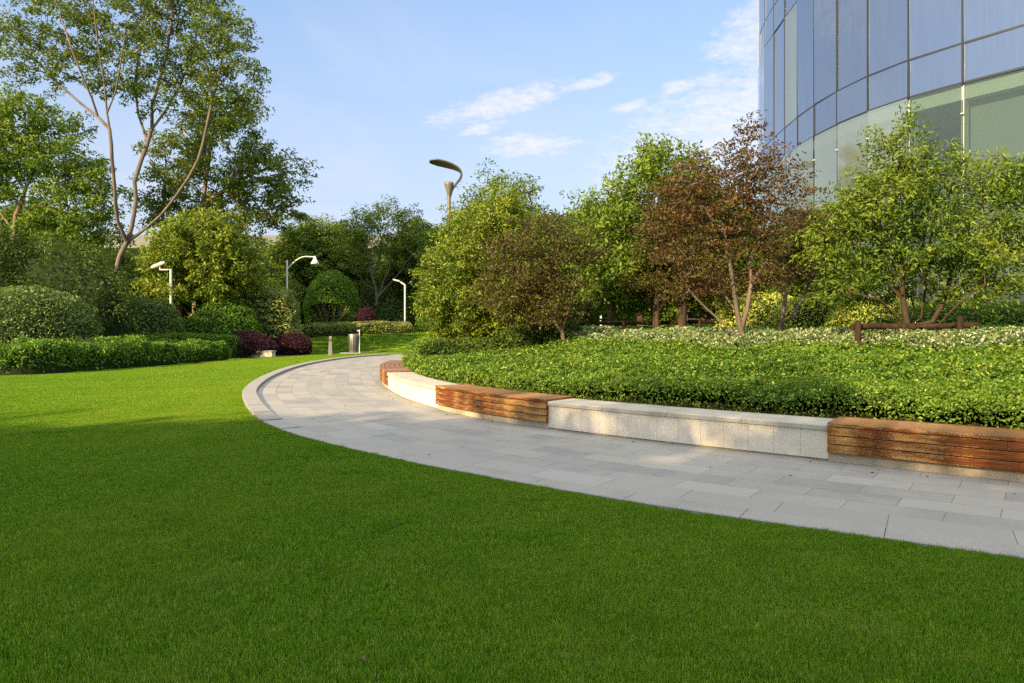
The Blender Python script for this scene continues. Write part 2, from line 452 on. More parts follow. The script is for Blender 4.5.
# raised kerb stones along the lawn
sL = arclen(Lc)
def sL_at(x, y): return sL[np.argmin(np.linalg.norm(Lc-np.array([x,y]), axis=1))]
k0 = sL_at(-2.4,8.9); k1 = sL_at(-7.0,37.8)
mb = MB(); q = .4
while q < sL[-1]-1.2:
    h = .012 + .065*float(sstep(k0, k0+5, q)*(1-sstep(k1-.5, k1+.2, q)))
    tz = float(terrain(*[np.interp(q, sL, Lc[:,i]) for i in (0,1)]))
    sweep(mb, Lc, nL, sL, q, q+1.0, [(0,-.1),(KW,-.1),(KW,h-.008),(KW-.008,h),(.008,h),(0,h-.008)], zf=lambda s: tz, gap=.006)
    q += 1.0
tag(mb.build('kerb', M['kerb']), kind='structure')

# ------------------------------------------------------------------ seat wall : stone lengths and timber benches
def stone_length(s0, s1, label):
    c = (s0+s1)/2; base = (np.interp(c, sR, Rc[:,0]), np.interp(c, sR, Rc[:,1]), 0)
    root = thing('planter_wall', label, 'seat wall', base, 'stone lengths of the curved seat wall')
    def place(o): o.location = (-base[0], -base[1], 0); return o
    mb = MB(); n = max(1, round((s1-s0)/.31)); w = (s1-s0)/n
    for i in range(n): sweep(mb, Rc, nR, sR, s0+i*w, s0+(i+1)*w, [(.03,.022),(BW-.05,.022),(BW-.05,.348),(.03,.348)], gap=.003)
    place(mb.build('stone_face', M['granite'], root))
    mb = MB(); sweep(mb, Rc, nR, sR, s0, s1, [(.045,.05),(BW-.06,.05),(BW-.06,.345),(.045,.345)]); sweep(mb, Rc, nR, sR, s0, s1, [(.05,-.05),(BW-.08,-.05),(BW-.08,.045),(.05,.045)]); place(mb.build('recessed_base', M['plinth'], root))
    mb = MB(); n = max(1, round((s1-s0)/.95)); w = (s1-s0)/n
    for i in range(n): sweep(mb, Rc, nR, sR, s0+i*w, s0+(i+1)*w, [(0,.351),(BW,.351),(BW,.41),(.018,.41),(.004,.402),(0,.392)], gap=.005)
    place(mb.build('capstone', M['granite_cap'], root))
    return root
def bench(s0, s1, label):
    c = (s0+s1)/2; base = (np.interp(c, sR, Rc[:,0]), np.interp(c, sR, Rc[:,1]), 0)
    root = thing('bench', label, 'bench', base, 'timber benches set into the curved seat wall')
    def place(o): o.location = (-base[0], -base[1], 0); return o
    o = -.035
    mb = MB(); nb = 5; w = (BW+.03+.035)/nb
    half = (s0+s1)/2
    for i in range(nb):
        a = o+i*w; b = a+w-.010
        for (p, r) in ((s0, half+random.uniform(-.4,.4)),):
            sweep(mb, Rc, nR, sR, p, r, [(a,.402),(b,.402),(b,.436),(b-.005,.441),(a+.005,.441),(a,.436)], gap=.004)
            sweep(mb, Rc, nR, sR, r, s1, [(a,.402),(b,.402),(b,.436),(b-.005,.441),(a+.005,.441),(a,.436)], gap=.004)
    place(mb.build('seat', M['wood'], root))
    mb = MB()
    for i in range(3):
        z0 = .105+i*.0985; z1 = z0+.090; r = half+random.uniform(-.5,.5)
        for (p, q) in ((s0, r), (r, s1)):
            sweep(mb, Rc, nR, sR, p, q, [(o+.004,z0+.004),(o+.008,z0),(o+.03,z0),(o+.03,z1),(o+.008,z1),(o+.004,z1-.004)], gap=.004)
    for s_, sgn in ((s0, 1), (s1, -1)):     # end boards
        for i in range(3):
            z0 = .105+i*.0985; sweep(mb, Rc, nR, sR, min(s_, s_+sgn*.028), max(s_, s_+sgn*.028), [(o+.034,z0),(BW,z0),(BW,z0+.09),(o+.034,z0+.09)])
    s_ = s0+.25                           # screw heads
    while s_ < s1:
        p = np.array([np.interp(s_, sR, Rc[:,0]), np.interp(s_, sR, Rc[:,1])]); nn = np.array([np.interp(s_, sR, nR[:,0]), np.interp(s_, sR, nR[:,1])])
        for i in range(3):
            for dz in (.022, .068):
                e = p+nn*(o+.0015); a = p+nn*(o+.006)
                mb.tube([(e[0], e[1], .105+i*.0985+dz), (a[0], a[1], .105+i*.0985+dz)], .0045, 8, m=1)
        s_ += .7
    place(mb.build('front_boards', [M['wood'], M['metal_grey']], root))
    mb = MB(); sweep(mb, Rc, nR, sR, s0+.03, s1-.03, [(.02,.095),(BW-.03,.095),(BW-.03,.40),(.02,.40)]); place(mb.build('frame', M['gap'], root))
    mb = MB(); sweep(mb, Rc, nR, sR, s0, s1, [(.03,-.05),(BW-.05,-.05),(BW-.05,.093),(.03,.093)]); place(mb.build('plinth', M['plinth'], root))
    return root
stone_length(S_near1, S_mid0, 'long pale granite length of seat wall between the middle and the nearest timber bench')
stone_length(S_mid1, S_far0, 'short curved granite length of seat wall between the far small bench and the middle bench')
stone_length(s_at(10.4,2.4), S_near0, 'granite length of seat wall past the nearest bench at the right edge')
bench(S_near0, S_near1, 'orange brown timber bench nearest the viewer, worn pale on its middle board')
bench(S_mid0, S_mid1, 'dark reddish timber bench in the middle of the curved wall, between two granite lengths')
bench(S_far0, S_far_end, 'small looking timber bench at the far left tip of the curved seat wall')

# ------------------------------------------------------------------ leaves
def leaf_mesh(name, C, L, W, mats, nbias=None, nstr=.6, dirs=None, droop=0.):
    """C (N,3) centres; each leaf = two triangles folded on the midrib"""
    n = len(C); L = np.broadcast_to(L, n) if np.ndim(L) else np.full(n, L); L = L*rng.uniform(.65,1.3,n); W = L*W
    nor = rng.normal(size=(n,3)); nor /= np.linalg.norm(nor, axis=1)[:,None]
    if nbias is None: nbias = np.tile([0,0,1.], (n,1))
    nor = nor*(1-nstr)+nbias*nstr; nor /= np.linalg.norm(nor, axis=1)[:,None]+1e-9
    d = rng.normal(size=(n,3)) if dirs is None else dirs+rng.normal(size=(n,3))*.5
    d[:,2] -= droop
    d -= nor*np.sum(d*nor, 1)[:,None]; d /= np.linalg.norm(d, axis=1)[:,None]+1e-9
    s = np.cross(nor, d)
    base = C-d*(L*.5)[:,None]; tip = C+d*(L*.5)[:,None]-nor*(L*.12)[:,None]
    mid = C-d*(L*.05)[:,None]+nor*(W*.22)[:,None]
    lf = mid+s*(W*.5)[:,None]; rt = mid-s*(W*.5)[:,None]
    V = np.stack([base, lf, tip, rt], 1).reshape(-1,3); i = np.arange(n)[:,None]*4
    Fc = np.concatenate([i+[0,2,1], i+[0,3,2]], 1).reshape(-1,3)
    return mesh_np(name, V, Fc, mats)

def lump(X, seed, f=1.0, oct=3):
    """cheap smooth 3-D noise in about -1..1 from summed sines"""
    r = np.random.default_rng(seed); o = np.zeros(len(X)); a = 1; tot = 0
    for k in range(oct):
        for _ in range(4):
            w = r.normal(size=3)*f*(2**k); o += a*np.sin(X@w+r.uniform(0,6.28)); tot += a*.5
        a *= .55
    return o/tot

def shrub(name, label, c, r, leaf, L, n, cat='shrub', group=None, inner='inner', seed=1, amp=.07, f=1.6, wid=.5, zlo=-.55, thick=.12, rz=0, stems=True, power=2.0, nst=.35):
    """dome of leaves round an inner growth; c = ground point, r = (rx, ry, rz)"""
    root = thing(name, label, cat, c, group)
    g = np.random.default_rng(seed); r = np.array(r, float)
    d = g.normal(size=(int(n*1.7),3)); d /= np.linalg.norm(d, axis=1)[:,None]; d = d[d[:,2] > zlo][:n]
    # super-ellipse for flatter, boxier clipped shapes
    k = (np.abs(d)**power).sum(1)**(-1/power); S = d*k[:,None]
    rad = 1+amp*lump(S*r, seed, f)+amp*.5*lump(S*r, seed+50, f*3, 2)
    dep = 1-np.abs(g.normal(size=len(S)))*thick
    Pn = S*rad[:,None]*dep[:,None]*r
    nb = d/r; nb /= np.linalg.norm(nb, axis=1)[:,None]
    zc = r[2]*.35
    cz = np.array([0,0,zc]); Pn = Pn*np.array([1,1,(1-.35)])+cz
    keep = Pn[:,2] > .02; Pn = Pn[keep]; nb = nb[keep]
    nb[:,2] += .35; nb /= np.linalg.norm(nb, axis=1)[:,None]
    me = leaf_mesh('foliage', Pn, L, wid, [M[leaf]], nb, nst)
    fo = link('foliage', me, root); fo.rotation_euler.z = rz
    # inner growth
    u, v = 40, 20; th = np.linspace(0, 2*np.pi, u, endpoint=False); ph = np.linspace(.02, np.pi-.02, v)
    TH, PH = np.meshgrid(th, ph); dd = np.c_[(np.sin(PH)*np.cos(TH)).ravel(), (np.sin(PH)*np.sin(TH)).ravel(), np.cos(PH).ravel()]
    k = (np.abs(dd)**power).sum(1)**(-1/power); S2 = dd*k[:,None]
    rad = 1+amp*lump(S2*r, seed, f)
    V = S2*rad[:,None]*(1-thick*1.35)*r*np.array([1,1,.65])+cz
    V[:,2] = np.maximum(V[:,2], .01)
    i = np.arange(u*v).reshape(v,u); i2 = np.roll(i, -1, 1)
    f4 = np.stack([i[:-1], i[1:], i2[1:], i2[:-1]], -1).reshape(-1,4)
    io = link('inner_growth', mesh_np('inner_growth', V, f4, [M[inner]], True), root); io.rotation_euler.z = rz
    return root

# ------------------------------------------------------------------ trees
def tree(name, label, d, limbs, blobs, ncl, cr, nleaf, leaf, L, bark='bark_grey', group=None, seed=1, base=None, flat=.6, rtip=.012, wid=.5, expo=.42, minsep=.55,
         ddepth=1.0, cat='tree', nst=.45, droop=.3, tubes=6, sfac=1.0, jit=.12, rmax=None, outb=.33, spray=1.0, gapf=1.6):
    """limbs: polylines of (px, py, dd) standing at depth d+dd; blobs: (px, py, rx, ry, dd) volumes the crown fills"""
    g = np.random.default_rng(seed); rnd = random.Random(seed)
    def W(px, py, dd=0): return P(px, py, d+dd)
    b = W(*limbs[0][0]) if base is None else np.array(base, float)
    gz = float(terrain(b[0], b[1])) if base is None else b[2]
    b = np.array([b[0], b[1], gz])
    nodes = [b]; par = [-1]; lead = [True]
    for li, lm in enumerate(limbs):
        pts = [W(*p) for p in lm]
        if li == 0:
            cur = 0
            if pts[0][2] <= gz+.3: pts = pts[1:]
        else:
            cur = int(np.argmin([np.linalg.norm(pts[0]-q) for q in nodes]))
            if np.linalg.norm(pts[0]-nodes[cur]) < .4: pts = pts[1:]
        for p in pts:
            a = nodes[cur]; k = max(1, int(np.linalg.norm(p-a)/.7))
            for t in range(1, k+1):
                q = a+(p-a)*t/k
                if t < k: q = q+g.normal(size=3)*.03*np.linalg.norm(p-a)/k
                nodes.append(q); par.append(cur); lead.append(True); cur = len(nodes)-1
    nl = len(nodes)
    # cluster centres
    B = []
    for bl in blobs:
        cx, cy, rx, ry = bl[:4]; dd = bl[4] if len(bl) > 4 else 0
        c = W(cx, cy, dd); s = (d+dd)/F; B.append((c, np.array([rx*s, max(rx,ry)*s*.85*ddepth, ry*s])))
    vol = np.array([np.prod(r)**.85 for c, r in B]); vol /= vol.sum()
    Cs = []; area = sum(np.prod(r)*4.19 for c, r in B); sep = minsep*(area/ncl)**(1/3)
    tries = 0
    while len(Cs) < ncl and tries < ncl*40:
        tries += 1
        i = g.choice(len(B), p=vol); c, r = B[i]; v = g.normal(size=3); v /= np.linalg.norm(v)
        q = c+v*r*g.uniform()**outb
        if q[2] < gz+.25: continue
        if gapf and lump(q[None,:], seed+3, gapf*6.28/max(.5, B[i][1].max()*2), 2)[0] < -.22: continue
        if Cs and tries % 1 == 0 and np.min(np.linalg.norm(np.array(Cs)-q, axis=1)) < sep: continue
        Cs.append(q)
    Cs = np.array(Cs)
    # grow towards the clusters, nearest first
    N = list(nodes); Pr = list(par); depthn = [0]*len(N)
    NA = np.array(N); best = np.empty(len(Cs)); bi = np.empty(len(Cs), int)
    def cost(C, q, lvl):
        dv = C-q; dist = np.linalg.norm(dv, axis=1); return dist*(1+.35*np.clip(-dv[:,2]/np.maximum(dist,1e-6), 0, 1))+.12*lvl
    best[:] = 1e9
    skip = 1 if nl > 3 else 0
    for i in range(skip, len(N)):
        if N[i][2] < gz+.12*(Cs[:,2].max()-gz) and nl > 4: continue
        cst = cost(Cs, N[i], 0); m = cst < best; best[m] = cst[m]; bi[m] = i
    left = np.ones(len(Cs), bool); clnode = np.zeros(len(Cs), int)
    while left.any():
        k = np.where(left)[0][np.argmin(best[left])]; left[k] = False; a = bi[k]; q = Cs[k]; pa = N[a]
        L_ = np.linalg.norm(q-pa); kk = max(1, int(L_/.55)); cur = a
        side = g.normal(size=3)*L_*.10
        for t in range(1, kk+1):
            u = t/kk; p = pa+(q-pa)*u+side*math.sin(math.pi*u)+np.array([0,0,-.08*L_*math.sin(math.pi*u)])
            if t < kk: p = p+g.normal(size=3)*jit*L_/kk*.6
            N.append(p); Pr.append(cur); depthn.append(depthn[a]+1); cur = len(N)-1
            if t*2 >= kk:
                cst = cost(Cs, p, depthn[-1]*.5); m = left & (cst < best); best[m] = cst[m]; bi[m] = cur
        clnode[k] = cur
    n = len(N); cnt = np.zeros(n); child = [[] for _ in range(n)]
    for k in clnode: cnt[k] += 1
    for i in range(n-1, 0, -1): cnt[Pr[i]] += cnt[i]; child[Pr[i]].append(i)
    cnt = np.maximum(cnt, 1); R = rtip*cnt**expo*sfac
    if rmax: R = np.minimum(R, rmax)
    R[0] = R[0]*1.35
    mb = MB(); stack = [(0, None)]
    while stack:
        st, pr = stack.pop(); chain = [] if pr is None else [pr]; cur = st
        rr = [] if pr is None else [min(R[pr], R[st]*1.25)]
        while True:
            chain.append(cur); rr.append(R[cur])
            ch = child[cur]
            if not ch: break
            ch = sorted(ch, key=lambda i: -cnt[i])
            for o_ in ch[1:]: stack.append((o_, cur))
            cur = ch[0]
        if len(chain) > 1:
            rr[-1] *= .5; big = max(rr)
            mb.tube([N[i]-b for i in chain], rr, (10 if big > .1 else 6 if big > .03 else 4), cap=False)
    root = thing(name, label, cat, tuple(b), group)
    mb.build('trunk', M[bark], root)
    # leaf sprays
    nlv = g.poisson(nleaf, len(Cs)); tot = int(nlv.sum()); ci = np.repeat(np.arange(len(Cs)), nlv)
    off = g.normal(size=(tot,3)); off /= np.linalg.norm(off, axis=1)[:,None]; off *= (g.uniform(size=tot)**.5)[:,None]
    csz = g.uniform(.65, 1.35, len(Cs))[ci][:,None]
    ax = np.array([Cs[k]-N[Pr[clnode[k]]] for k in range(len(Cs))]); ax /= np.linalg.norm(ax, axis=1)[:,None]+1e-9
    ctr_ = Cs.mean(0); ow = Cs-ctr_; ow /= np.linalg.norm(ow, axis=1)[:,None]+1e-9; ax = ax*.6+ow*.6+np.array([0,0,.15]); ax /= np.linalg.norm(ax, axis=1)[:,None]+1e-9
    A_ = ax[ci]; al = np.sum(off*A_, 1)[:,None]
    off = (off+A_*al*.75)*(1-.35*np.clip(al,0,1)*np.ones(3))+A_*.25*np.clip(al,0,1)*2
    off = off*cr*csz*np.array([spray,spray,flat])
    pos = Cs[ci]+off-b
    dirs = off/np.linalg.norm(off, axis=1)[:,None]
    nb = np.tile([0,0,1.], (tot,1))+dirs*.5; nb /= np.linalg.norm(nb, axis=1)[:,None]
    me = leaf_mesh('crown', pos, L, wid, [M[leaf]], nb, nst, dirs, droop)
    link('crown', me, root)
    return root

def copy_tree(src, loc, rz, sc, label=None, group=None):
    r = src.copy(); COL.objects.link(r); r.location = loc; r.rotation_euler = (0,0,rz); r.scale = (sc,)*3 if not hasattr(sc,'__len__') else sc
    if label: r['label'] = label
    if group: r['group'] = group
    for ch in list(src.children):
        c = ch.copy(); COL.objects.link(c); c.parent = r
    return r

def belt():
    for (px, d, h, w_, lb) in BELT: put(px, d, h, lb, px*.37, w_)
BELT = [(560,31,6.4,1.0,'dark leafy tree filling the gap between the first maple and the fresh green tree'),(705,27,6.8,1.0,'dark leafy tree close behind the left half of the large rusty maple'),(612,36,7.0,1.05,'dark leafy tree behind the lower branches of the fresh green tree'),
        (800,19.5,4.4,.9,'small dark leafy tree between the rusty maple and the glass wall'),(655,40,7.0,1.1,'dark leafy tree farther behind the black rail')]
# --- left side -------------------------------------------------------
tree('tall_tree', 'tallest tree at the left with forked pale brown trunk and airy open crown', 38,
     [[(112,300,0),(115,275,0),(120,256,0),(127,242,0),(132,226,0),(136,198,.3),(134.5,182,.4),(141,161,.5),(148,142,.5),(152,129,.4),(152,105,.2),(160,79,0),(167,53,-.3),(172,20,-.5),(176,-20,-.5)],
      [(128,241,0),(140,233,0),(160,216,0),(176,196,-.4),(188.5,178,-.8),(198,160,-1),(206,130,-1),(214,95,-1),(222,60,-1)],
      [(124,247,0),(118,222,-.8),(115,193,-1.5),(112,160,-1.8),(109.5,129,-2),(107,113,-2),(104,80,-2.2),(98,45,-2.4),(94,10,-2.6),(92,-20,-3)],
      [(109.5,129,-2),(98,117,-1.6),(80,103,-1.4),(58,84,-1.2),(30,54,-1),(4,27,-1)],
      [(107,113,-2),(116,90,-2.6),(122,55,-3),(128,10,-3.2)],
      [(152,129,.4),(164,113,0),(180,85,0),(192,55,.5),(200,20,.5)],
      [(146,146,.5),(138,113,1),(135,85,1.3),(140,50,1.5),(145,10,1.5)],
      [(98,117,-1.6),(84,80,-2.5),(72,50,-3),(60,15,-3)]],
     [(60,25,58,34,-1),(35,55,35,26,-1.5),(120,15,55,40,-1),(175,10,55,45,0),(215,45,38,42,-1),(238,80,26,36,-1),(130,60,60,40,-1),(75,75,45,22,-1.5),(185,85,40,40,0),(218,100,34,38,0),(255,45,7,8,0),
      (10,35,26,16,-1),(15,75,20,10,-1),(150,-35,80,35,0),(225,60,34,50,-1),(140,110,10,12,0)],
     500, .46, 84, 'leaf_tall', .18, 'bark_warm', seed=11, flat=.7, rtip=.0135, expo=.38, minsep=.6, rmax=.42, ddepth=.8)
tree('background_tree', 'broad darker tree right of the forked tall tree, above the rounded bright tree', 46,
     [[(196,300,0),(198,250,0),(202,215,0),(206,180,0),(212,140,0),(216,110,0)],
      [(203,205,0),(225,190,0),(250,175,0),(285,160,0),(300,158,0)],[(206,180,0),(190,150,0),(180,130,0)],[(225,190,0),(250,210,0),(275,222,0)],
      [(160,280,1),(163,210,1),(166,160,1)]],
     [(230,150,50,48,0),(262,185,40,40,0),(292,170,20,16,0),(200,190,45,35,1),(245,225,40,18,0),(175,165,28,42,1),(215,115,32,26,0),(270,215,32,16,0),(160,200,22,32,1),(303,166,9,9,0)],
     330, .6, 78, 'leaf_tall', .23, 'bark_grey', seed=12, flat=.65, rtip=.02, minsep=.5)
tree('leafy_tree', 'light green leafy tree at the left edge with thin slanting trunks', 40,
     [[(10,310,0),(12,250,0),(16,215,0),(25,190,0),(36,165,0),(45,140,0)],[(14,235,0),(2,215,0),(-20,180,0)],[(20,205,0),(30,215,0),(45,205,0),(70,195,.5),(90,190,1)],[(25,190,0),(8,165,0),(0,130,0)]],
     [(30,130,40,34,0),(60,165,42,32,0),(85,205,38,32,.5),(20,175,38,30,0),(-20,150,40,50,0),(95,235,30,20,1),(20,105,24,12,0),(78,130,14,14,0),(60,225,40,20,.5),(5,98,14,7,-1),(100,185,18,22,0)],
     400, .55, 75, 'leaf_left', .21, 'bark_grey', seed=13, flat=.7, rtip=.011, minsep=.5)
tree('rounded_tree', 'dense rounded bright green tree behind the pole with the tilted lamp', 37,
     [[(196,345,0),(197,322,0),(198,300,0),(200,275,0),(202,250,0)],[(197,322,0),(180,300,0),(170,280,0)],[(197,322,0),(215,300,0),(230,280,0)]],
     [(200,258,50,42,0),(170,275,32,30,0),(230,270,28,38,0),(200,232,34,20,0),(205,290,46,18,0),(160,295,22,16,0)],
     430, .42, 95, 'leaf_bright', .24, 'bark_dark', seed=14, flat=.8, rtip=.014, minsep=.42, wid=.36, outb=.25, nst=.3)
gen = tree('background_tree', 'dark full tree on the far left behind the light green leafy tree', 52,
     [[(100,330,0),(100,300,0),(101,270,0),(102,240,0)],[(101,280,0),(85,260,0),(75,245,0)],[(101,275,0),(118,255,0),(128,240,0)],[(101,270,0),(100,255,3),(98,240,4)],[(101,270,0),(104,255,-3),(108,240,-4)]],
     [(100,240,34,30,0),(80,262,24,24,0),(122,260,24,24,0),(100,275,34,22,0),(102,215,20,16,0)],
     260, .75, 90, 'leaf_back', .28, 'bark_dark', seed=15, flat=.7, rtip=.03, minsep=.45, outb=.25, group='background trees closing the view')
def put(px, d, h, label, rz=0, wide=1.0):
    b = P(px, HY, d); z = float(terrain(b[0], b[1])); s = h/9.7
    return copy_tree(gen, (b[0], b[1], z-.1), rz, (s*wide, s*wide, s), label, 'background trees closing the view')
gen.location = (P(15,HY,47)[0], 47, 1.1); gen.rotation_euler.z = .7; gen.scale = (1.15,1.15,.9)
BG = [(-60,44,8,'dark tree past the left edge behind the dark clipped mound'),(70,50,7.6,'dark tree under the concrete deck, behind the light green leafy tree'),(128,54,6.2,'low dark tree behind the foot of the forked trunk'),
      (262,46,5.4,'dark tree behind the curved neck lamp post'),(300,58,9.2,'far tree rising left of the ball shaped shrub'),(335,62,9.6,'far tree above the ball shaped shrub'),(238,56,6.4,'dark tree hidden behind the rounded bright tree'),
      (425,60,9.5,'far tree behind the short lamp post on the lawn'),(455,52,8.2,'far tree left of the tall curled mast lamp pole'),(500,56,9.5,'far tree behind the bright green clump in the bed'),(548,50,8,'far tree behind the first reddish maple'),
      (590,60,8.5,'far tree seen between the first maple and the fresh green tree'),(640,46,6.3,'low dark tree behind the black post and rail'),(690,48,7.4,'dark tree behind the railing left of the glass building'),(735,44,7.6,'dark tree standing against the edge of the glass building'),
      (385,68,7.5,'far tree behind the bare stemmed tree on the lawn'),(180,60,8.5,'far tree beyond the rounded bright tree'),(20,60,8.4,'far tree behind the deck at the left edge'),(610,80,11,'most distant tree, seen over the gap right of the first maple')]
for i, (px, d, h, lb) in enumerate(BG): put(px, d, h, lb, i*1.3, 1.15)

belt()
# mid-distance trees round the far lawn
sparse = tree('lawn_tree', 'small tree with pale bare forking stems behind the far lawn', 56,
     [[(376,312,0),(377,298,0),(376,290,0),(372,275,0),(369,262,0),(368,250,0)],[(377,295,0),(384,280,0),(390,268,0),(392,250,0)],[(377,296,0),(388,286,0),(402,270,0),(412,255,0)],[(376,290,0),(366,285,0),(356,272,0)],[(372,275,0),(380,258,1),(382,240,1)]],
     [(385,232,36,24,0),(360,225,18,20,0),(415,250,24,24,0),(352,250,18,22,0),(392,215,26,12,0),(432,262,14,20,0)],
     190, .6, 60, 'leaf_mid', .2, 'bark_warm', seed=21, flat=.7, rtip=.015, minsep=.5, outb=.28)
tree('lawn_tree', 'bushy mid green tree left of the pale stemmed tree, above the ball shaped shrub', 60,
     [[(325,320,0),(325,290,0),(326,265,0),(327,245,0)],[(325,290,0),(312,268,0),(305,255,0)],[(325,285,0),(340,262,0),(345,250,0)]],
     [(325,250,30,28,0),(310,270,24,24,0),(345,262,22,26,0),(325,232,16,12,0),(350,285,20,20,0),(300,285,18,20,0)],
     200, .65, 75, 'leaf_mid', .2, 'bark_grey', seed=22, flat=.65, minsep=.45, rtip=.02)
def ball_shrub():
    d = 53; x = (332-512)/F*d; z = float(terrain(x, d)); root = shrub('ball_shrub', 'ball shaped shrub with a leafy dome over bare spreading stems behind the bollard', (x, d, z), (1.72,1.6,3.9), 'leaf_hedge', .12, 17000, seed=23, amp=.04)
    for ch in root.children:      # the leafy dome is open towards the ground at the front
        me = ch.data; n = len(me.vertices); co = np.empty(n*3, np.float32); me.vertices.foreach_get('co', co); co = co.reshape(-1,3)
        if ch.name.startswith('foliage'):
            k = len(co)//4; lf = co.reshape(k,4,3); c0 = lf.mean(1); keep = ~((c0[:,2] < 1.75-.5*np.abs(c0[:,0])**2*.35) & (c0[:,1] < .3) & (np.abs(c0[:,0]) < 1.25+.2*rng.normal(size=k)) & (rng.uniform(size=k) < .9))
            V = lf[keep].reshape(-1,3); i4 = np.arange(keep.sum())[:,None]*4; ch.data = mesh_np('foliage', V, np.concatenate([i4+[0,2,1], i4+[0,3,2]], 1).reshape(-1,3), [M['leaf_hedge']])
        else:
            co[:,1] = np.maximum(co[:,1], .1*np.sign(co[:,1])-.25+(co[:,2] > 1.9)*-2); me.vertices.foreach_set('co', co.ravel()); me.update()
    mb = MB(); r_ = random.Random(5)
    for k in range(34):
        a = r_.uniform(-1.25, 1.25); h = r_.uniform(1.5, 2.6); yy = r_.uniform(-1.1, -.35); p0 = Vector((r_.uniform(-.12,.12), r_.uniform(-.1,.1), 0)); p2 = Vector((math.sin(a)*1.5, yy, h*math.cos(a*.6))); p1 = p0*.5+p2*.5+Vector((r_.uniform(-.12,.12), 0, -.12))
        mb.tube([p0, p0.lerp(p1,.5)+Vector((r_.uniform(-.05,.05),0,0)), p1, p1.lerp(p2,.5)+Vector((r_.uniform(-.08,.08),0,0)), p2], [.05,.04,.032,.024,.012], 6)
    mb.build('stems', M['bark_warm'], root); root.scale = (1.24,)*3
ball_shrub()

# --- in the planting bed --------------------------------------------
def bed_base(px, d):
    x = (px-512)/F*d; z, t = bedz([x],[d]); return (x, d, float(z[0]))
tree('bed_tree', 'bright yellow green bushy tree at the left end of the planting bed', 19.5,
     [[(468,345,0),(468,330,0),(470,305,0),(474,280,0),(480,250,0)],[(468,330,0),(450,305,0),(440,285,0)],[(468,330,0),(492,305,0),(510,285,0)]],
     [(480,245,46,38,0),(450,280,28,38,0),(495,215,30,24,0),(470,310,44,30,0),(505,290,40,42,0),(435,300,14,30,0),(520,240,26,28,.5),(455,330,28,14,0),(520,325,38,14,0)],
     460, .28, 110, 'leaf_bright', .10, 'bark_dark', seed=31, base=bed_base(468,19.5), flat=.7, rtip=.008, minsep=.42, wid=.4, outb=.28, nst=.35)
tree('bed_tree', 'dark green topped tree rising behind the bright bushy tree and the first maple', 24,
     [[(508,345,0),(508,310,0),(506,270,0),(505,230,0),(502,200,0)],[(506,260,0),(520,225,0),(532,205,0)],[(506,260,0),(490,225,0),(478,205,0)]],
     [(505,198,34,22,0),(505,230,46,30,0),(480,215,24,20,0),(535,232,24,24,0),(492,180,12,10,0),(470,210,10,8,0)],
     170, .42, 70, 'leaf_mid', .12, 'bark_dark', seed=32, flat=.6, rtip=.014, minsep=.45)
tree('maple', 'first reddish brown maple with fanned stems beside the bright bushy tree', 15.5,
     [[(564,345,0),(562,332,0),(552,318,0),(538,300,0),(526,284,0),(515,265,0)],[(562,332,0),(556,305,0),(550,280,0),(545,255,0)],[(562,332,0),(570,305,0),(576,280,0),(580,255,0)],[(556,325,0),(536,322,.5),(515,312,.5)]],
     [(548,240,46,26,0),(515,268,38,30,0),(555,285,34,28,0),(575,245,24,22,0),(500,245,14,12,0),(510,300,38,26,0),(550,312,38,16,0),(530,285,50,30,.8),(590,262,14,20,0)],
     320, .25, 54, 'leaf_olive', .078, 'bark_grey', seed=33, base=bed_base(564,15.5), flat=.4, nst=.25, rtip=.0045, minsep=.45, wid=.45, spray=1.25, group='maples in the planting bed')
tree('bed_tree', 'fresh light green tree between the two maples with a leaning dark trunk', 18.5,
     [[(573,345,0),(576,328,0),(586,310,0),(598,290,0),(612,262,0),(625,230,0),(634,195,0),(640,165,0)],[(586,310,0),(610,300,0),(640,285,0)],[(612,262,0),(600,235,0),(590,210,0)],[(625,230,0),(655,210,0),(675,190,0)]],
     [(640,190,34,34,0),(612,225,40,36,0),(660,225,38,36,0),(600,265,32,32,0),(640,265,50,38,0),(588,215,14,12,0),(660,165,26,20,0),(690,180,16,24,0),(620,295,40,16,0),(680,270,30,32,0),(648,152,12,10,0)],
     470, .33, 62, 'leaf_left', .125, 'bark_dark', seed=34, base=bed_base(573,18.5), flat=.8, nst=.25, rtip=.0065, minsep=.45, wid=.42)
tree('maple', 'large rusty red maple with many bare stems in front of the building edge', 12.6,
     [[(744,342,0),(741,330,0),(737,312,0),(733,285,0),(730,262,0),(725,235,0),(722,205,0),(728,175,0)],[(742,335,0),(747,310,0),(751,285,0),(750,262,0),(757,240,0),(770,215,0)],[(742,338,0),(725,325,0),(706,308,0),(690,292,0),(682,278,0)],
      [(737,312,0),(722,292,.3),(712,270,.5),(700,240,.6),(690,215,.6)],[(751,285,0),(765,262,0),(785,245,0)],[(725,235,0),(705,210,0),(690,185,0)],[(728,175,0),(745,150,0),(752,132,0)],[(757,240,0),(750,200,0),(745,170,0)]],
     [(725,205,50,44,0),(684,215,38,38,0),(765,195,34,34,0),(700,175,28,22,0),(752,130,15,13,0),(750,165,36,20,0),(780,225,26,28,0),(695,255,34,26,0),(790,180,20,14,0),(745,245,40,18,0),(672,245,18,20,.5),(690,290,18,12,.5),(730,150,18,14,0),(800,195,12,12,0),(705,280,26,20,0),(770,275,24,20,0),(735,285,26,16,.6)],
     380, .20, 48, 'leaf_maple', .070, 'bark_warm', seed=35, base=bed_base(744,12.6), flat=.38, rtip=.0048, minsep=.62, wid=.42, spray=1.3, nst=.25, ddepth=.85, group='maples in the planting bed')
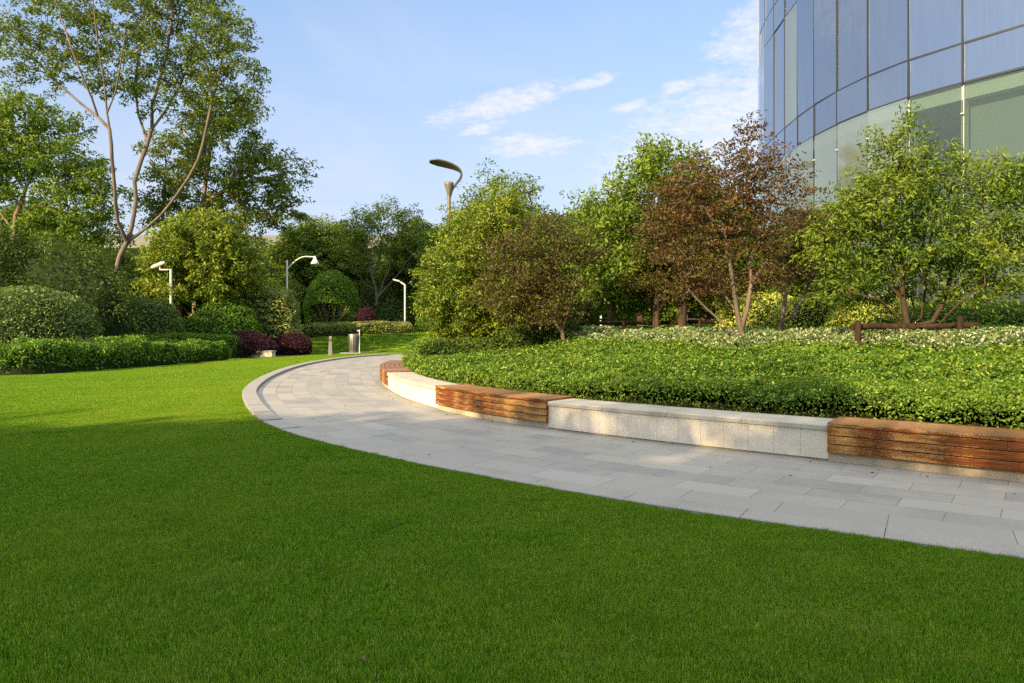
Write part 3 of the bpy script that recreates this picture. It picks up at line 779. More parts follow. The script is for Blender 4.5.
tree('maple', 'slender dark maple with two thin bare stems just right of the large rusty maple', 14.5,
     [[(778,338,0),(782,322,0),(785,300,0),(788,282,0),(795,262,0),(802,240,0)],[(779,335,0),(792,318,0),(803,298,0),(812,275,0),(818,245,0)],[(785,300,0),(776,280,0),(772,262,0)]],
     [(805,235,26,28,0),(790,262,20,16,0),(822,225,14,24,0),(800,275,24,10,0),(775,245,12,16,0)],
     150, .2, 70, 'leaf_maple', .055, 'bark_warm', seed=36, base=bed_base(778,14.5), flat=.35, rtip=.006, minsep=.5, wid=.45, spray=1.3, group='maples in the planting bed')
tree('bed_tree', 'green multi stemmed tree tied to the log rail in front of the glass wall', 11.6,
     [[(911,345,0),(908,328,0),(903,300,0),(901,275,0),(899,245,0),(895,210,0),(898,170,0),(900,135,0)],[(911,340,0),(921,318,.4),(926,285,.5),(928,250,.6),(936,215,.6),(945,180,.6)],[(911,342,.0),(932,322,.2),(945,300,.2),(952,270,.2),(965,235,.2),(985,200,.2)],
      [(903,300,0),(885,280,0),(865,258,0),(850,240,0)],[(945,300,.2),(965,282,.2),(990,262,.2),(1010,250,.2)],[(901,275,0),(880,245,0),(868,215,0)],[(926,285,.5),(915,255,.8),(912,220,1)],[(905,315,0),(880,300,-.3),(850,292,-.5)],[(911,342,.0),(914,310,.7),(912,280,1),(918,240,1.2)],[(911,342,.2),(938,325,-.3),(962,300,-.5),(985,285,-.6)],[(903,300,0),(893,270,-.5),(880,235,-.7),(872,200,-.8)],[(932,322,.2),(950,285,.8),(975,240,1),(1000,215,1)]],
     [(900,160,34,34,0),(890,205,50,40,0),(950,190,46,40,0),(990,190,34,34,0),(860,235,40,34,0),(925,235,56,32,0),(990,240,44,34,0),(850,275,34,22,0),(905,125,16,16,0),(1015,180,20,26,0),(1035,220,30,50,0),(880,180,24,18,0),(960,155,16,12,0),(845,205,20,18,0),(1000,275,32,18,0),(940,262,60,22,0),(845,295,30,16,0),(900,285,36,22,.6),(970,290,34,16,0),(820,250,18,24,0),(1000,160,20,16,0)],
     500, .21, 60, 'leaf_mid', .088, 'bark_dark', seed=37, base=bed_base(911,11.6), flat=.75, nst=.2, rtip=.0046, minsep=.5, wid=.36, ddepth=.8)
tree('bed_tree', 'dark leaved tree standing between the slender maple and the multi stemmed tree', 16,
     [[(848,345,0),(848,320,0),(846,290,0),(842,260,0),(838,235,0)],[(846,290,0),(828,268,0),(820,250,0)]],
     [(838,235,28,28,0),(828,262,24,22,0),(850,215,20,18,0),(840,285,24,12,0),(815,240,18,30,0),(860,270,24,24,0)],
     190, .26, 60, 'leaf_back', .08, 'bark_dark', seed=38, base=bed_base(848,16), flat=.55, rtip=.007, minsep=.5)
tree('bed_tree', 'dark red brown tree in front of the right half of the fresh green tree', 17.2,
     [[(656,335,0),(656,315,0),(658,290,0),(660,260,0)],[(656,318,0),(668,295,0),(680,270,0)],[(657,300,0),(645,285,0)],[(682,335,0),(683,300,0),(690,262,0)]],
     [(668,245,32,38,0),(690,215,30,34,0),(655,285,30,20,0),(700,262,30,34,0),(715,290,28,16,0),(672,195,16,20,0)],
     230, .3, 80, 'leaf_olive', .085, 'bark_dark', seed=39, base=bed_base(660,17.2), flat=.5, rtip=.014, minsep=.45)

# ------------------------------------------------------------------ left shrubs and hedges
def sh(name, label, px, d, r, leaf, L, n, **kw):
    x = (px-512)/F*d; z = float(terrain(x, d)); return shrub(name, label, (x, d, z), r, leaf, L, n, **kw)
sh('clipped_mound', 'large dark clipped shrub mound at the left edge above the low hedge', 20, 26.5, (2.75,2.4,3.15), 'leaf_dome', .12, 19000, seed=41, amp=.04, power=2.3)
sh('clipped_mound', 'smaller dark ball of clipped shrub between the large mound and the lamp pole', 144, 33, (1.95,1.7,3.05), 'leaf_dome', .12, 13000, seed=42, amp=.03)
sh('shrub', 'broad fresh green shrub right of the small dark ball', 224, 36.5, (2.0,1.6,3.1), 'leaf_hedge', .13, 13000, seed=43, amp=.08)
sh('shrub', 'pale yellow green mounded shrub below the curved neck lamp', 268, 38.6, (2.1,1.4,3.7), 'leaf_varieg', .15, 12000, seed=44, amp=.15)
sh('purple_shrub', 'dark purple shrub mass beside the stone block', 243, 35.6, (1.7,1.0,1.45), 'leaf_purple', .09, 11000, seed=45, inner='inner_purple', amp=.09, group='purple leaved shrubs')
sh('purple_shrub', 'dark purple shrub at the foot of the pale yellow green mound', 288, 38, (1.35,.9,1.3), 'leaf_purple', .10, 9000, seed=46, inner='inner_purple', amp=.09, group='purple leaved shrubs')
sh('purple_shrub', 'small purple ball shrub above the pale low hedge on the far lawn', 366, 50.8, (.95,.9,1.9), 'leaf_purple', .10, 5000, seed=47, inner='inner_purple', amp=.06, group='purple leaved shrubs')
sh('shrub', 'dark feathery shrub bank under the light green leafy tree', 40, 30, (4.6,2.0,5.6), 'leaf_deep', .18, 15000, seed=48, amp=.13, wid=.3, f=.9)
sh('shrub', 'dark green bush behind the small dark ball, at the forked trunk foot', 108, 38, (3.2,2.0,4.9), 'leaf_deep', .17, 13000, seed=49, amp=.13, f=.9)
sh('shrub', 'dark round topped shrub behind the big clipped mound at the very left', -12, 29, (2.2,2.0,6.0), 'leaf_deep', .15, 9000, seed=50, amp=.12, f=.9)
sh('shrub', 'dark green shrub left of the curved neck lamp post', 266, 44, (2.2,1.6,4.3), 'leaf_back', .17, 9000, seed=51, amp=.10, f=.9)
sh('shrub', 'dark green shrub right of the small purple ball on the far lawn', 388, 57, (2.7,1.8,2.6), 'leaf_dark', .16, 9000, seed=52, amp=.1)
sh('shrub', 'shadowy shrub right of the lamp on the far lawn', 436, 57, (2.6,1.8,4.6), 'leaf_back', .18, 9000, seed=53, amp=.12, f=.9)
sh('shrub', 'green shrub tucked between the ball shaped shrub and the pale yellow green mound', 292, 54, (2.0,1.6,3.9), 'leaf_mid', .16, 8000, seed=54, amp=.12, f=.9)
sh('shrub', 'green shrub under the pale stemmed tree, left of its stems', 358, 57, (2.4,1.6,4.3), 'leaf_back', .17, 8000, seed=55, amp=.12, f=.9)
sh('shrub', 'bright green bush peeping left of the pole with the tilted lamp', 165, 35.8, (1.6,1.2,2.2), 'leaf_hedge', .12, 7000, seed=56, amp=.10)
sh('shrub', 'bright low bush at the far right side of the back lawn', 452, 52, (2.6,1.5,1.6), 'leaf_hedge', .14, 6000, seed=57, amp=.10)

close = shrub('closing_shrub', 'dark closing shrub far behind the trees, at the left end of its row', (P(140,HY,62)[0], 62, 1.2), (4.2,2.4,5.0), 'leaf_back', .26, 9000, seed=58, amp=.13, f=.7, group='dark shrubs closing the far side of the garden')
CL = [(200,64,'dark closing shrub far behind the rounded bright tree'),(262,62,'dark closing shrub far behind the curved neck lamp'),(318,66,'dark closing shrub far behind the ball shaped shrub'),(372,64,'dark closing shrub far behind the pale stemmed tree'),
      (430,60,'dark closing shrub far left of the bright bushy tree'),(486,62,'dark closing shrub far behind the bright bushy tree'),(540,60,'dark closing shrub far behind the first maple'),(588,64,'dark closing shrub beyond the small white bollard'),
      (628,58,'dark closing shrub beyond the left end of the black rail'),(676,60,'dark closing shrub beyond the right end of the black rail'),(720,57,'dark closing shrub beyond the metal railing'),(762,56,'dark closing shrub beside the glass building foot'),(60,56,'dark closing shrub beneath the deck at the left')]
for i_, (px_, d_, lb_) in enumerate(CL):
    b_ = P(px_, HY, d_); copy_tree(close, (b_[0], d_, 1.15), i_*1.9, (1,1,.82+.1*(i_%3)), lb_)

def hedge(name, label, curve, width, hgt, leaf, L, n, inner='inner', seed=1, cat='hedge', group=None, gz=None, amp=.10):
    """low clipped hedge swept along a plan curve (front edge given)"""
    c = smooth_curve(catmull(curve, .25), 5, 2); g = np.random.default_rng(seed); s = arclen(c); nn = normals2(c); Ls = s[-1]
    # side of the hedge away from the viewer
    if np.mean(nn[:,1]) < 0: nn = -nn
    def pt(u, v, dz):
        """u 0..1 along, v -1..1 around the rounded profile, from front foot to back foot"""
        x = np.interp(u*Ls, s, c[:,0]); y = np.interp(u*Ls, s, c[:,1]); nx = np.interp(u*Ls, s, nn[:,0]); ny = np.interp(u*Ls, s, nn[:,1])
        endr = np.clip(np.minimum(u, 1-u)*Ls/(hgt*.9), 0, 1); er = np.sqrt(1-(1-endr)**2)
        a = (v*.5+.5)*math.pi; cc = -np.cos(a); ss = np.sin(a); pw = .38
        off = np.sign(cc)*np.abs(cc)**pw*(width/2)*(.35+.65*er); h = np.abs(ss)**pw*hgt*er
        P3 = np.c_[x, y, np.zeros_like(x)]
        lum = 1+amp*lump(np.c_[x, y, v*1.0]*1.0, seed, 1.1)+amp*.5*lump(np.c_[x, y, v], seed+9, 4, 2)
        off2 = width/2+off*lum-dz*cc; hh = h*lum-dz*ss
        z0 = terrain(x+nx*off2, y+ny*off2)
        return np.c_[x+nx*off2, y+ny*off2, z0+np.maximum(hh, .01)], np.c_[nx*cc, ny*cc, ss+.2]
    u = g.uniform(size=n); v = g.uniform(-1,.75,size=n)
    Pn, nb = pt(u, v, np.abs(g.normal(size=n))*.07-.01)
    nb /= np.linalg.norm(nb, axis=1)[:,None]+1e-9
    b = np.array([c[len(c)//2][0], c[len(c)//2][1], 0])
    root = thing(name, label, cat, tuple(b), group)
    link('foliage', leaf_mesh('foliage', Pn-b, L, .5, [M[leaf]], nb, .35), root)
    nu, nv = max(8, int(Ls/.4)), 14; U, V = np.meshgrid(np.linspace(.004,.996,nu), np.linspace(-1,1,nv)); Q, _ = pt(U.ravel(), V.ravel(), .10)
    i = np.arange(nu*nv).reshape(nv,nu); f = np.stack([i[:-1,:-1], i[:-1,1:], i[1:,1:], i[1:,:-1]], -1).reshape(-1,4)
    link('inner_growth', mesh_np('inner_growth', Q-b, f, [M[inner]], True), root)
    return root
hedge('hedge', 'nearer low green hedge along the lawn, running out at the left edge', [(-26,20.0),(-19,20.6),(-16,21.6),(-14.6,24.0),(-14.5,27.5)], 3.0, .98, 'leaf_hedge', .125, 24000, seed=61, amp=.2, group='low hedges along the lawn')
hedge('hedge', 'farther low green hedge along the lawn, ending by the stone block', [(-14.6,24.3),(-14.3,26.5),(-13.8,30),(-13.1,32.6)][::1], 3.0, .92, 'leaf_hedge', .13, 12500, seed=62, amp=.2, group='low hedges along the lawn')
hedge('hedge', 'pale variegated low hedge bordering the far lawn', [(-15.2,47.3),(-12,48.3),(-9.5,49.1),(-7.0,49.8)], 1.6, .85, 'leaf_varieg', .11, 9000, seed=63)
hedge('hedge', 'low dark green hedge behind the nearer hedge, at the foot of the small dark ball', [(-16.5,30.5),(-15.2,33.5),(-13.2,35)], 1.6, 1.25, 'leaf_hedge', .10, 9000, seed=64)

# planting bed ---------------------------------------------------------
def bed():
    xs = np.arange(-5, 24.1, .35); ys = np.arange(0, 34.1, .35); X, Y = np.meshgrid(xs, ys); pts = np.c_[X.ravel(), Y.ravel()]
    ins = inside(pts, bed_poly); 
    z, t = bedz(pts[:,0], pts[:,1]); z = np.where(ins, z, .3)
    # pull outside neighbours on to the edge
    nx = len(xs); ny = len(ys); i = np.arange(nx*ny).reshape(ny,nx); insg = ins.reshape(ny,nx)
    near = np.array(pts)
    front = Bpl; 
    out = ~ins & (t < .6)
    for k in np.where(out)[0]:
        j = np.argmin(np.linalg.norm(front-pts[k], axis=1)); near[k] = front[j]; z[k] = .34
    ok = ins | out
    f = np.stack([i[:-1,:-1], i[:-1,1:], i[1:,1:], i[1:,:-1]], -1).reshape(-1,4); f = f[ok[f].all(1)]
    z = np.maximum(z, np.where(ins, terrain(near[:,0], near[:,1])+.02, z))
    tag(link('planting_bed_soil', mesh_np('soil', np.c_[near, z], f, [M['soil']], True)), kind='structure')
bed()
def hbed(p, t):
    X = np.c_[p, np.zeros(len(p))]
    return (.32+.06*lump(X, 5, 2.2)+.05*lump(X, 6, 11, 2))*(.78+.22*sstep(0,.25,t)) + .06
def scatter_bed(name, label, leaf, lo, hi, L, dens, inner, seed, hfun, region=None, cat='plants', Lscale=True, nst=.3, wid=.55):
    g = np.random.default_rng(seed); n = int(dens*26*30)
    p = np.c_[g.uniform(-4.6,16,n), g.uniform(1,33,n)]
    dist = np.hypot(p[:,0], p[:,1])
    p = p[g.uniform(size=n) < np.clip((11/np.maximum(dist,6))**1.35, 0, 1)]
    p = p[(np.abs(p[:,0]) < .9*p[:,1]+4) & inside(p, bed_poly)]
    z, t = bedz(p[:,0], p[:,1]); wob = .5*lump(np.c_[p, np.zeros(len(p))], 77, .8)
    m = (t+wob > lo) & (t+wob < hi)
    if region is not None: m &= region(p, t)
    p = p[m]; t = t[m]; z = z[m]; h = hfun(p, t); ll = L*np.clip(np.hypot(p[:,0],p[:,1])/11, .85, 1.9)
    dep = np.abs(g.normal(size=len(p)))*.07
    zz = z+h-dep
    edge = t < .22       # front face of the planting
    zz = np.where(edge & (g.uniform(size=len(p)) < .75), z+g.uniform(size=len(p))*h, zz)
    nb = np.tile([-.25,-.45,.85], (len(p),1)); nb /= np.linalg.norm(nb[0])
    me = leaf_mesh(name, np.c_[p, zz], ll, wid, [M[leaf]], nb, nst)
    o = link(name, me); tag(o, label, cat, kind='stuff')
    # inner growth sheet
    return o
scatter_bed('ground_cover', 'bright green leafy ground cover filling the front of the raised bed', 'leaf_bed', -1, 3.5, .050, 3100, 'inner_bed', 71, hbed, cat='ground cover')
scatter_bed('flowering_ground_cover', 'low white and grey green variegated plants behind the bright ground cover', 'leaf_white', 3.4, 6.6, .05, 1500, 'inner_bed', 72, lambda p,t: hbed(p,t)+.06+.05*lump(np.c_[p,np.zeros(len(p))],15,5,2), cat='ground cover')
scatter_bed('ground_cover', 'mixed green ground cover at the back of the bed near the glass wall', 'leaf_hedge', 6.0, 30, .065, 420, 'inner_bed', 73, lambda p,t: hbed(p,t)+.05, cat='ground cover')
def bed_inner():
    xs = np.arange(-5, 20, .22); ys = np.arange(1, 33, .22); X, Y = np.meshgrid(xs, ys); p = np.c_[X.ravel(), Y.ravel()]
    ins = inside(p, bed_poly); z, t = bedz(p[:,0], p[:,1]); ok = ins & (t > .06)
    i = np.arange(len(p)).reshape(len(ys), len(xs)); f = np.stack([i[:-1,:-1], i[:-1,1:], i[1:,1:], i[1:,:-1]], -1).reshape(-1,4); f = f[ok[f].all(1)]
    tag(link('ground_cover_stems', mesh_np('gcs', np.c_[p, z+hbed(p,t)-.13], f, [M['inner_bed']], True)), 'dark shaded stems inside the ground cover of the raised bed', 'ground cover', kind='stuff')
bed_inner()
def bsh(name, label, px, d, r, leaf, L, n, **kw):
    x, y, z = bed_base(px, d); return shrub(name, label, (x, y, z), r, leaf, L, n, **kw)
YG = 'yellow green shrubs along the back of the bed'
bsh('yellow_shrub', 'yellow green shrub behind the stems of the large rusty maple', 770, 17.5, (1.45,.9,1.3), 'leaf_yellow', .07, 9000, seed=81, amp=.1, group=YG)
bsh('yellow_shrub', 'yellow green shrub right of the slender maple stems', 826, 16.5, (1.3,.8,1.3), 'leaf_yellow', .07, 8000, seed=82, amp=.1, group=YG)
bsh('yellow_shrub', 'yellow green shrub behind the log rail', 880, 15.5, (1.3,.8,1.1), 'leaf_yellow', .07, 8000, seed=83, amp=.1, group=YG)
bsh('yellow_shrub', 'greener shrub behind the right end of the log rail', 950, 14.8, (1.3,.9,1.05), 'leaf_bed', .07, 8000, seed=84, amp=.1, group=YG)
bsh('yellow_shrub', 'green shrub at the right edge in front of the glass wall', 1015, 14.5, (1.3,.9,.95), 'leaf_bed', .07, 8000, seed=85, amp=.1, group=YG)
bsh('bed_shrub', 'dark green shrub at the far left tip of the raised bed', 440, 24.5, (1.2,1.4,.8), 'leaf_hedge', .08, 9000, seed=86, amp=.08)
bsh('bed_shrub', 'low dark bush under the bright bushy tree', 478, 17.6, (1.5,.6,.75), 'leaf_deep', .09, 9000, seed=87, amp=.13)

bsh('bed_shrub', 'low dark bush at the foot of the first maple', 540, 17, (1.2,.7,.95), 'leaf_deep', .09, 7000, seed=88, amp=.13)

# ------------------------------------------------------------------ grass
path_poly = np.vstack([Lc, (Bfront+nR*.1)[::-1]]); left_edge = np.array([(-27,19.8),(-19,20.4),(-15.9,21.4),(-14.4,24),(-13.9,28),(-12.9,32.6),(-12.4,36),(-15,60),(-60,60),(-60,19.8)])
def gscat(ymin, ymax, step, lo, hi, seed):
    g = np.random.default_rng(seed)
    X, Y = np.meshgrid(np.arange(-34, 12, step), np.arange(ymin, ymax, step)); p = np.c_[X.ravel(), Y.ravel()]; p += g.uniform(-.3,.3,size=p.shape)*step
    p = p[(p[:,0] > -.76*p[:,1]-3.5) & (p[:,0] < .76*p[:,1]+3.5)]
    p = p[~inside(p, path_poly) & ~inside(p, bed_poly) & ~inside(p, left_edge)]
    if lo is not None:
        d = dist_poly(p, Lc[::3]); p = p[(d > lo) & (d < hi)]
    rightside = (p[:,0] > 0) & (p[:,1] > 30)
    p = p[~(inside(p, np.array([(-4,22),(24,0),(24,34),(4,34)])))]
    return p, g
def grass(name, label, p, g, size, count, bl, br, sc=(.85,1.2), tilt=.45):
    me = D.meshes.new(name); z = terrain(p[:,0], p[:,1])-.03
    me.vertices.add(len(p)); me.vertices.foreach_set('co', np.c_[p, z].astype(np.float32).ravel())
    a = me.attributes.new('rz', 'FLOAT', 'POINT'); a.data.foreach_set('value', g.uniform(0,6.28,len(p)).astype(np.float32))
    a = me.attributes.new('sc', 'FLOAT', 'POINT'); a.data.foreach_set('value', (g.uniform(sc[0],sc[1],len(p))*(1+.16*lump(np.c_[p,np.zeros(len(p))], 31, 1.8, 3))).astype(np.float32))
    me.materials.append(M['grass']); o = link(name, me); tag(o, label, 'grass', kind='stuff')
    ng = D.node_groups.new(name, 'GeometryNodeTree'); ng.interface.new_socket('Geometry', in_out='INPUT', socket_type='NodeSocketGeometry'); ng.interface.new_socket('Geometry', in_out='OUTPUT', socket_type='NodeSocketGeometry')
    N = ng.nodes; Lk = ng.links.new; gi = N.new('NodeGroupInput'); go = N.new('NodeGroupOutput')
    gr = N.new('GeometryNodeMeshCircle'); gr.fill_type = 'NGON'; gr.inputs['Radius'].default_value = size; gr.inputs['Vertices'].default_value = 16
    dp = N.new('GeometryNodeDistributePointsOnFaces'); dp.inputs['Density'].default_value = count/(math.pi*size*size); Lk(gr.outputs[0], dp.inputs['Mesh'])
    cone = N.new('GeometryNodeMeshCone'); cone.fill_type = 'NONE'; cone.inputs['Vertices'].default_value = 3; cone.inputs['Side Segments'].default_value = 1
    cone.inputs['Radius Bottom'].default_value = br; cone.inputs['Radius Top'].default_value = br*.12; cone.inputs['Depth'].default_value = bl
    ip = N.new('GeometryNodeInstanceOnPoints'); Lk(dp.outputs['Points'], ip.inputs['Points']); Lk(cone.outputs[0], ip.inputs['Instance'])
    rv = N.new('FunctionNodeRandomValue'); rv.data_type = 'FLOAT_VECTOR'; rv.inputs[0].default_value = (-tilt,-tilt,0); rv.inputs[1].default_value = (tilt,tilt,6.28); Lk(rv.outputs[0], ip.inputs['Rotation'])
    rs = N.new('FunctionNodeRandomValue'); rs.data_type = 'FLOAT'; rs.inputs[2].default_value = .55; rs.inputs[3].default_value = 1.25; rs.inputs['Seed'].default_value = 3; Lk(rs.outputs[1], ip.inputs['Scale'])
    rl = N.new('GeometryNodeRealizeInstances'); Lk(ip.outputs[0], rl.inputs[0])
    sm = N.new('GeometryNodeSetMaterial'); sm.inputs['Material'].default_value = M['grass']; Lk(rl.outputs[0], sm.inputs[0])
    tp = N.new('GeometryNodeMeshToPoints'); Lk(gi.outputs[0], tp.inputs[0])
    i2 = N.new('GeometryNodeInstanceOnPoints'); Lk(tp.outputs[0], i2.inputs['Points']); Lk(sm.outputs[0], i2.inputs['Instance'])
    a1 = N.new('GeometryNodeInputNamedAttribute'); a1.data_type = 'FLOAT'; a1.inputs[0].default_value = 'rz'; cx = N.new('ShaderNodeCombineXYZ'); Lk(a1.outputs[0], cx.inputs[2]); Lk(cx.outputs[0], i2.inputs['Rotation'])
    a2_ = N.new('GeometryNodeInputNamedAttribute'); a2_.data_type = 'FLOAT'; a2_.inputs[0].default_value = 'sc'; c2 = N.new('ShaderNodeCombineXYZ')
    c2.inputs[0].default_value = 1; c2.inputs[1].default_value = 1; Lk(a2_.outputs[0], c2.inputs[2]); Lk(c2.outputs[0], i2.inputs['Scale'])
    Lk(i2.outputs[0], go.inputs[0]); md = o.modifiers.new('grass', 'NODES'); md.node_group = ng
    return o
p, g = gscat(1.6, 13, .30, .24, 1e9, 1); grass('grass', 'short dense mown grass of the near lawn', p, g, .24, 4600, .040, .0027)
p, g = gscat(1.6, 45, .065, .0, .26, 2); grass('grass', 'grass fringe growing along the stone edge of the path', p, g, .055, 250, .038, .0026)
p, g = gscat(13, 50, .8, .55, 1e9, 3); grass('grass', 'mown grass of the sunlit lawn farther away', p, g, .62, 9000, .045, .0042)
p, g = gscat(13, 45, .3, .24, .7, 4); grass('grass', 'mown grass close to the far curve of the kerb', p, g, .22, 1400, .045, .0035)

def litter():
    g = np.random.default_rng(9); p = np.c_[g.uniform(-9,8,900), g.uniform(2.4,24,900)]
    onp = inside(p, np.vstack([Lc, Rc[::-1]])); lawn = ~onp & ~inside(p, path_poly) & ~inside(p, bed_poly)
    dw = dist_poly(p, Rc[::4]); keep = (onp & (g.uniform(size=900) < np.where(dw < .5, .9, .16))) | (lawn & (g.uniform(size=900) < .12)); p = p[keep]; z = np.where(inside(p, np.vstack([Lc, Rc[::-1]])), .006, .028)
    me = leaf_mesh('fallen_leaves', np.c_[p, z], .045, .5, [M['leaf_olive']], None, .88); tag(link('fallen_leaves', me), 'few dry fallen leaves lying on the paving and lawn', 'fallen leaves', kind='stuff')
litter()

# ------------------------------------------------------------------ glass building
H8 = 8.5
plan = np.array([(4.3,2.05),(4.12,1.9),(3.95,1.78),(3.77,1.7),(3.57,1.63),(3.38,1.59),(3.19,1.56),(3.0,1.56),(2.82,1.57),(2.64,1.61),(2.47,1.67),(2.30,1.74),(2.135,1.845),(1.985,1.95),(1.845,2.08),(1.707,2.228),
                 (1.582,2.396),(1.481,2.549),(1.413,2.710),(1.374,2.885),(1.355,3.061),(1.354,3.237),(1.364,3.415),(1.377,3.59),(1.396,3.77),(1.432,3.945),(1.482,4.11),(1.55,4.27),(1.63,4.43),(1.74,4.57),(1.87,4.69)])*H8
ctr = np.array([3.1, 3.4])*H8
zs_ = [1.15, 8.82, 10.0, 14.7, 15.9, 20.6, 21.8, 25.6]
def glass_blue():
    m = mat('blue_reflective_glass', (.30,.40,.62), .04, .78, .6); n = NT(m); b = bs(m)
    g = n.new('ShaderNodeNewGeometry'); r = g.outputs['Random Per Island']
    mp = n.new('ShaderNodeMapping'); n.link(g.outputs['Position'], mp.inputs[0]); mp.inputs['Scale'].default_value = (6,6,.15)
    st = n.noise(mp.outputs[0], 3, 3)
    c = n.ramp(r, [(0, (.16,.23,.335)), (1, (.23,.30,.41))])
    c = n.mix(n.mapr(st, .4, .8, 0, .25), c, (.33,.39,.5,1))  # pale vertical streaks imitate reflections within the glass colour
    n.link(c, b.inputs['Base Color'])
    n.link(n.bump(n.noise(g.outputs['Position'], .55, 2), .6, .05), b.inputs['Normal'])
    return m
def glass_green():
    m = D.materials.new('green_tinted_glass'); m.use_nodes = True; n = NT(m); b = bs(m)
    b.inputs['Base Color'].default_value = (.34,.42,.42,1); b.inputs['Roughness'].default_value = .05; b.inputs['Metallic'].default_value = .6
    t = n.new('ShaderNodeBsdfTransparent'); t.inputs[0].default_value = (.68,.76,.74,1)
    fr = n.new('ShaderNodeFresnel'); fr.inputs[0].default_value = 1.6
    mx = n.new('ShaderNodeMixShader'); n.link(n.math('ADD', n.math('MULTIPLY', fr.outputs[0], .6), .13, clamp=True), mx.inputs[0]); n.link(t.outputs[0], mx.inputs[1]); n.link(b.outputs[0], mx.inputs[2])
    n.link(mx.outputs[0], n.n['Material Output'].inputs['Surface']); return m
M['gblue'] = glass_blue(); M['ggreen'] = glass_green()
M['mullion'] = mat('dark_mullion', (.05,.055,.065), .4, .6); M['fin'] = mat('pale_green_fin', (.52,.60,.52), .3)
M['interior'] = mat('interior_plaster', (.42,.44,.38), .8); M['slab'] = mat('pale_ceiling_edge', (.62,.65,.58), .6); M['blind'] = mat('grey_green_blind', (.30,.335,.29), .8)
M['floor_in'] = mat('interior_floor', (.3,.3,.28), .4)
bld = thing('glass_building', 'tall curved building with blue mirrored glass above a green tinted glazed hall', 'building', (*plan[16], 1.15))
bo = Vector((*plan[16], 1.15))
def bpart(mb, name, m, parent=bld, **kw):
    o = mb.build(name, m, parent, **kw)
    if parent is bld: o.location = -bo
    return o
def shift(pl, off):
    v = ctr-pl; v /= np.linalg.norm(v, axis=1)[:,None]; return pl+v*off
inner1 = shift(plan, .12)
npan = len(plan)-1
def quad_panel(a, b, z0, z1, th=.03, tilt=0., gap=.03, inset=0.):
    a = np.array(a); b = np.array(b); u = (b-a); L = np.linalg.norm(u); u /= L; n = np.array([u[1], -u[0]]); 
    if (ctr-a)@n > 0: n = -n
    a2_ = a+u*gap-n*inset; b2_ = b-u*gap-n*inset; z0 += gap; z1 -= gap; mb = MB(); ty = tilt; tx = random.uniform(-.02,.02)
    q = [(*(a2_+n*(0)), z0), (*(b2_+n*tx), z0), (*(b2_+n*(tx+ty)), z1), (*(a2_+n*ty), z1)]
    r = [(x-n[0]*th, y-n[1]*th, z) for x, y, z in q]
    mb.add(q+r, [(0,1,2,3),(7,6,5,4),(0,4,5,1),(1,5,6,2),(2,6,7,3),(3,7,4,0)]); return mb
VIS = range(11, 28); extra = MB()
for i in range(npan):
    for j in range(len(zs_)-1):
        z0, z1 = zs_[j], zs_[j+1]; a, b = plan[i], plan[i+1]
        if i in VIS and j <= 4:
            if (i, j) == (21, 2):      # opened pane
                u = b-a; op = MB(); mb = quad_panel(a, b, z0, z1); 
                for k_ in range(len(mb.v)): pass
                o = bpart(mb, 'open_pane', M['ggreen']); o['label'] = 'paler greenish pane left ajar between the blue panes'
                n_ = a-ctr; n_ /= np.linalg.norm(n_); 
                dk = MB(); dk.add([(*(shift(np.array([a]), .25)[0]), z0), (*(shift(np.array([b]), .25)[0]), z0), (*(shift(np.array([b]), .25)[0]), z1), (*(shift(np.array([a]), .25)[0]), z1)], [(0,1,2,3)]); bpart(dk, 'blind', M['slab'])
                continue
            mb = quad_panel(a, b, z0, z1, tilt=random.uniform(-.04,.04)*(z1-z0)/4.7)
            bpart(mb, 'glass_pane', M['ggreen'] if j == 0 else M['gblue'])
        else:
            mb = quad_panel(a, b, z0, z1); extra.add(mb.v, mb.f, 0 if j else 1)
o = bpart(extra, 'glass_facade', [M['gblue'], M['ggreen']]); o['kind'] = 'stuff'
mb = MB()
for i in range(npan+1):
    a = plan[i]; c_ = shift(np.array([a]), .03)[0]; an = math.atan2(ctr[1]-a[1], ctr[0]-a[0])
    mb.box((c_[0], c_[1], (zs_[1]+zs_[-1])/2), (.09,.07,zs_[-1]-zs_[1]), an)
for i in range(npan):
    a, b = shift(plan[i:i+2], .035); c_ = (a+b)/2; u = b-a; L = np.linalg.norm(u); an = math.atan2(u[1], u[0])
    for z in zs_[1:]: mb.box((c_[0], c_[1], z), (L+.02,.07,.065), an)
bpart(mb, 'mullions', M['mullion'])
mb = MB()
for i in range(npan+1):
    a = plan[i]; c_ = shift(np.array([a]), .20)[0]; an = math.atan2(ctr[1]-a[1], ctr[0]-a[0])
    mb.box((c_[0], c_[1], 4.95), (.30,.035,7.6), an)
    e = shift(np.array([a]), -.02)[0]
    for z in (3.2, 7.9): mb.box((e[0], e[1], z), (.03,.09,.035), an)
bpart(mb, 'support_fins', M['fin'])
# interior : edge of the ceiling, floor, back wall, blinds and columns of the hall; closing roof
def ring(mb, plan_, z0, z1, m=0):
    for i in range(len(plan_)-1): mb.add([(*plan_[i], z0), (*plan_[i+1], z0), (*plan_[i+1], z1), (*plan_[i], z1)], [(0,1,2,3)], m)
def fan(mb, plan_, z, m=0): mb.add([(*p_, z) for p_ in plan_], [tuple(range(len(plan_)))], m)
mb = MB(); pl = shift(plan, .12); pl2 = shift(plan, .45); ring(mb, pl, 8.35, 8.8); fan(mb, pl, 8.8); fan(mb, pl2, 8.34); 
for i in range(npan): mb.add([(*pl[i],8.35),(*pl[i+1],8.35),(*pl2[i+1],8.35),(*pl2[i],8.35)], [(0,1,2,3)])
bpart(mb, 'ceiling_edge', M['slab'])
mb = MB(); ring(mb, shift(plan, 3.2), 1.2, 8.33); bpart(mb, 'hall_wall', M['interior'])
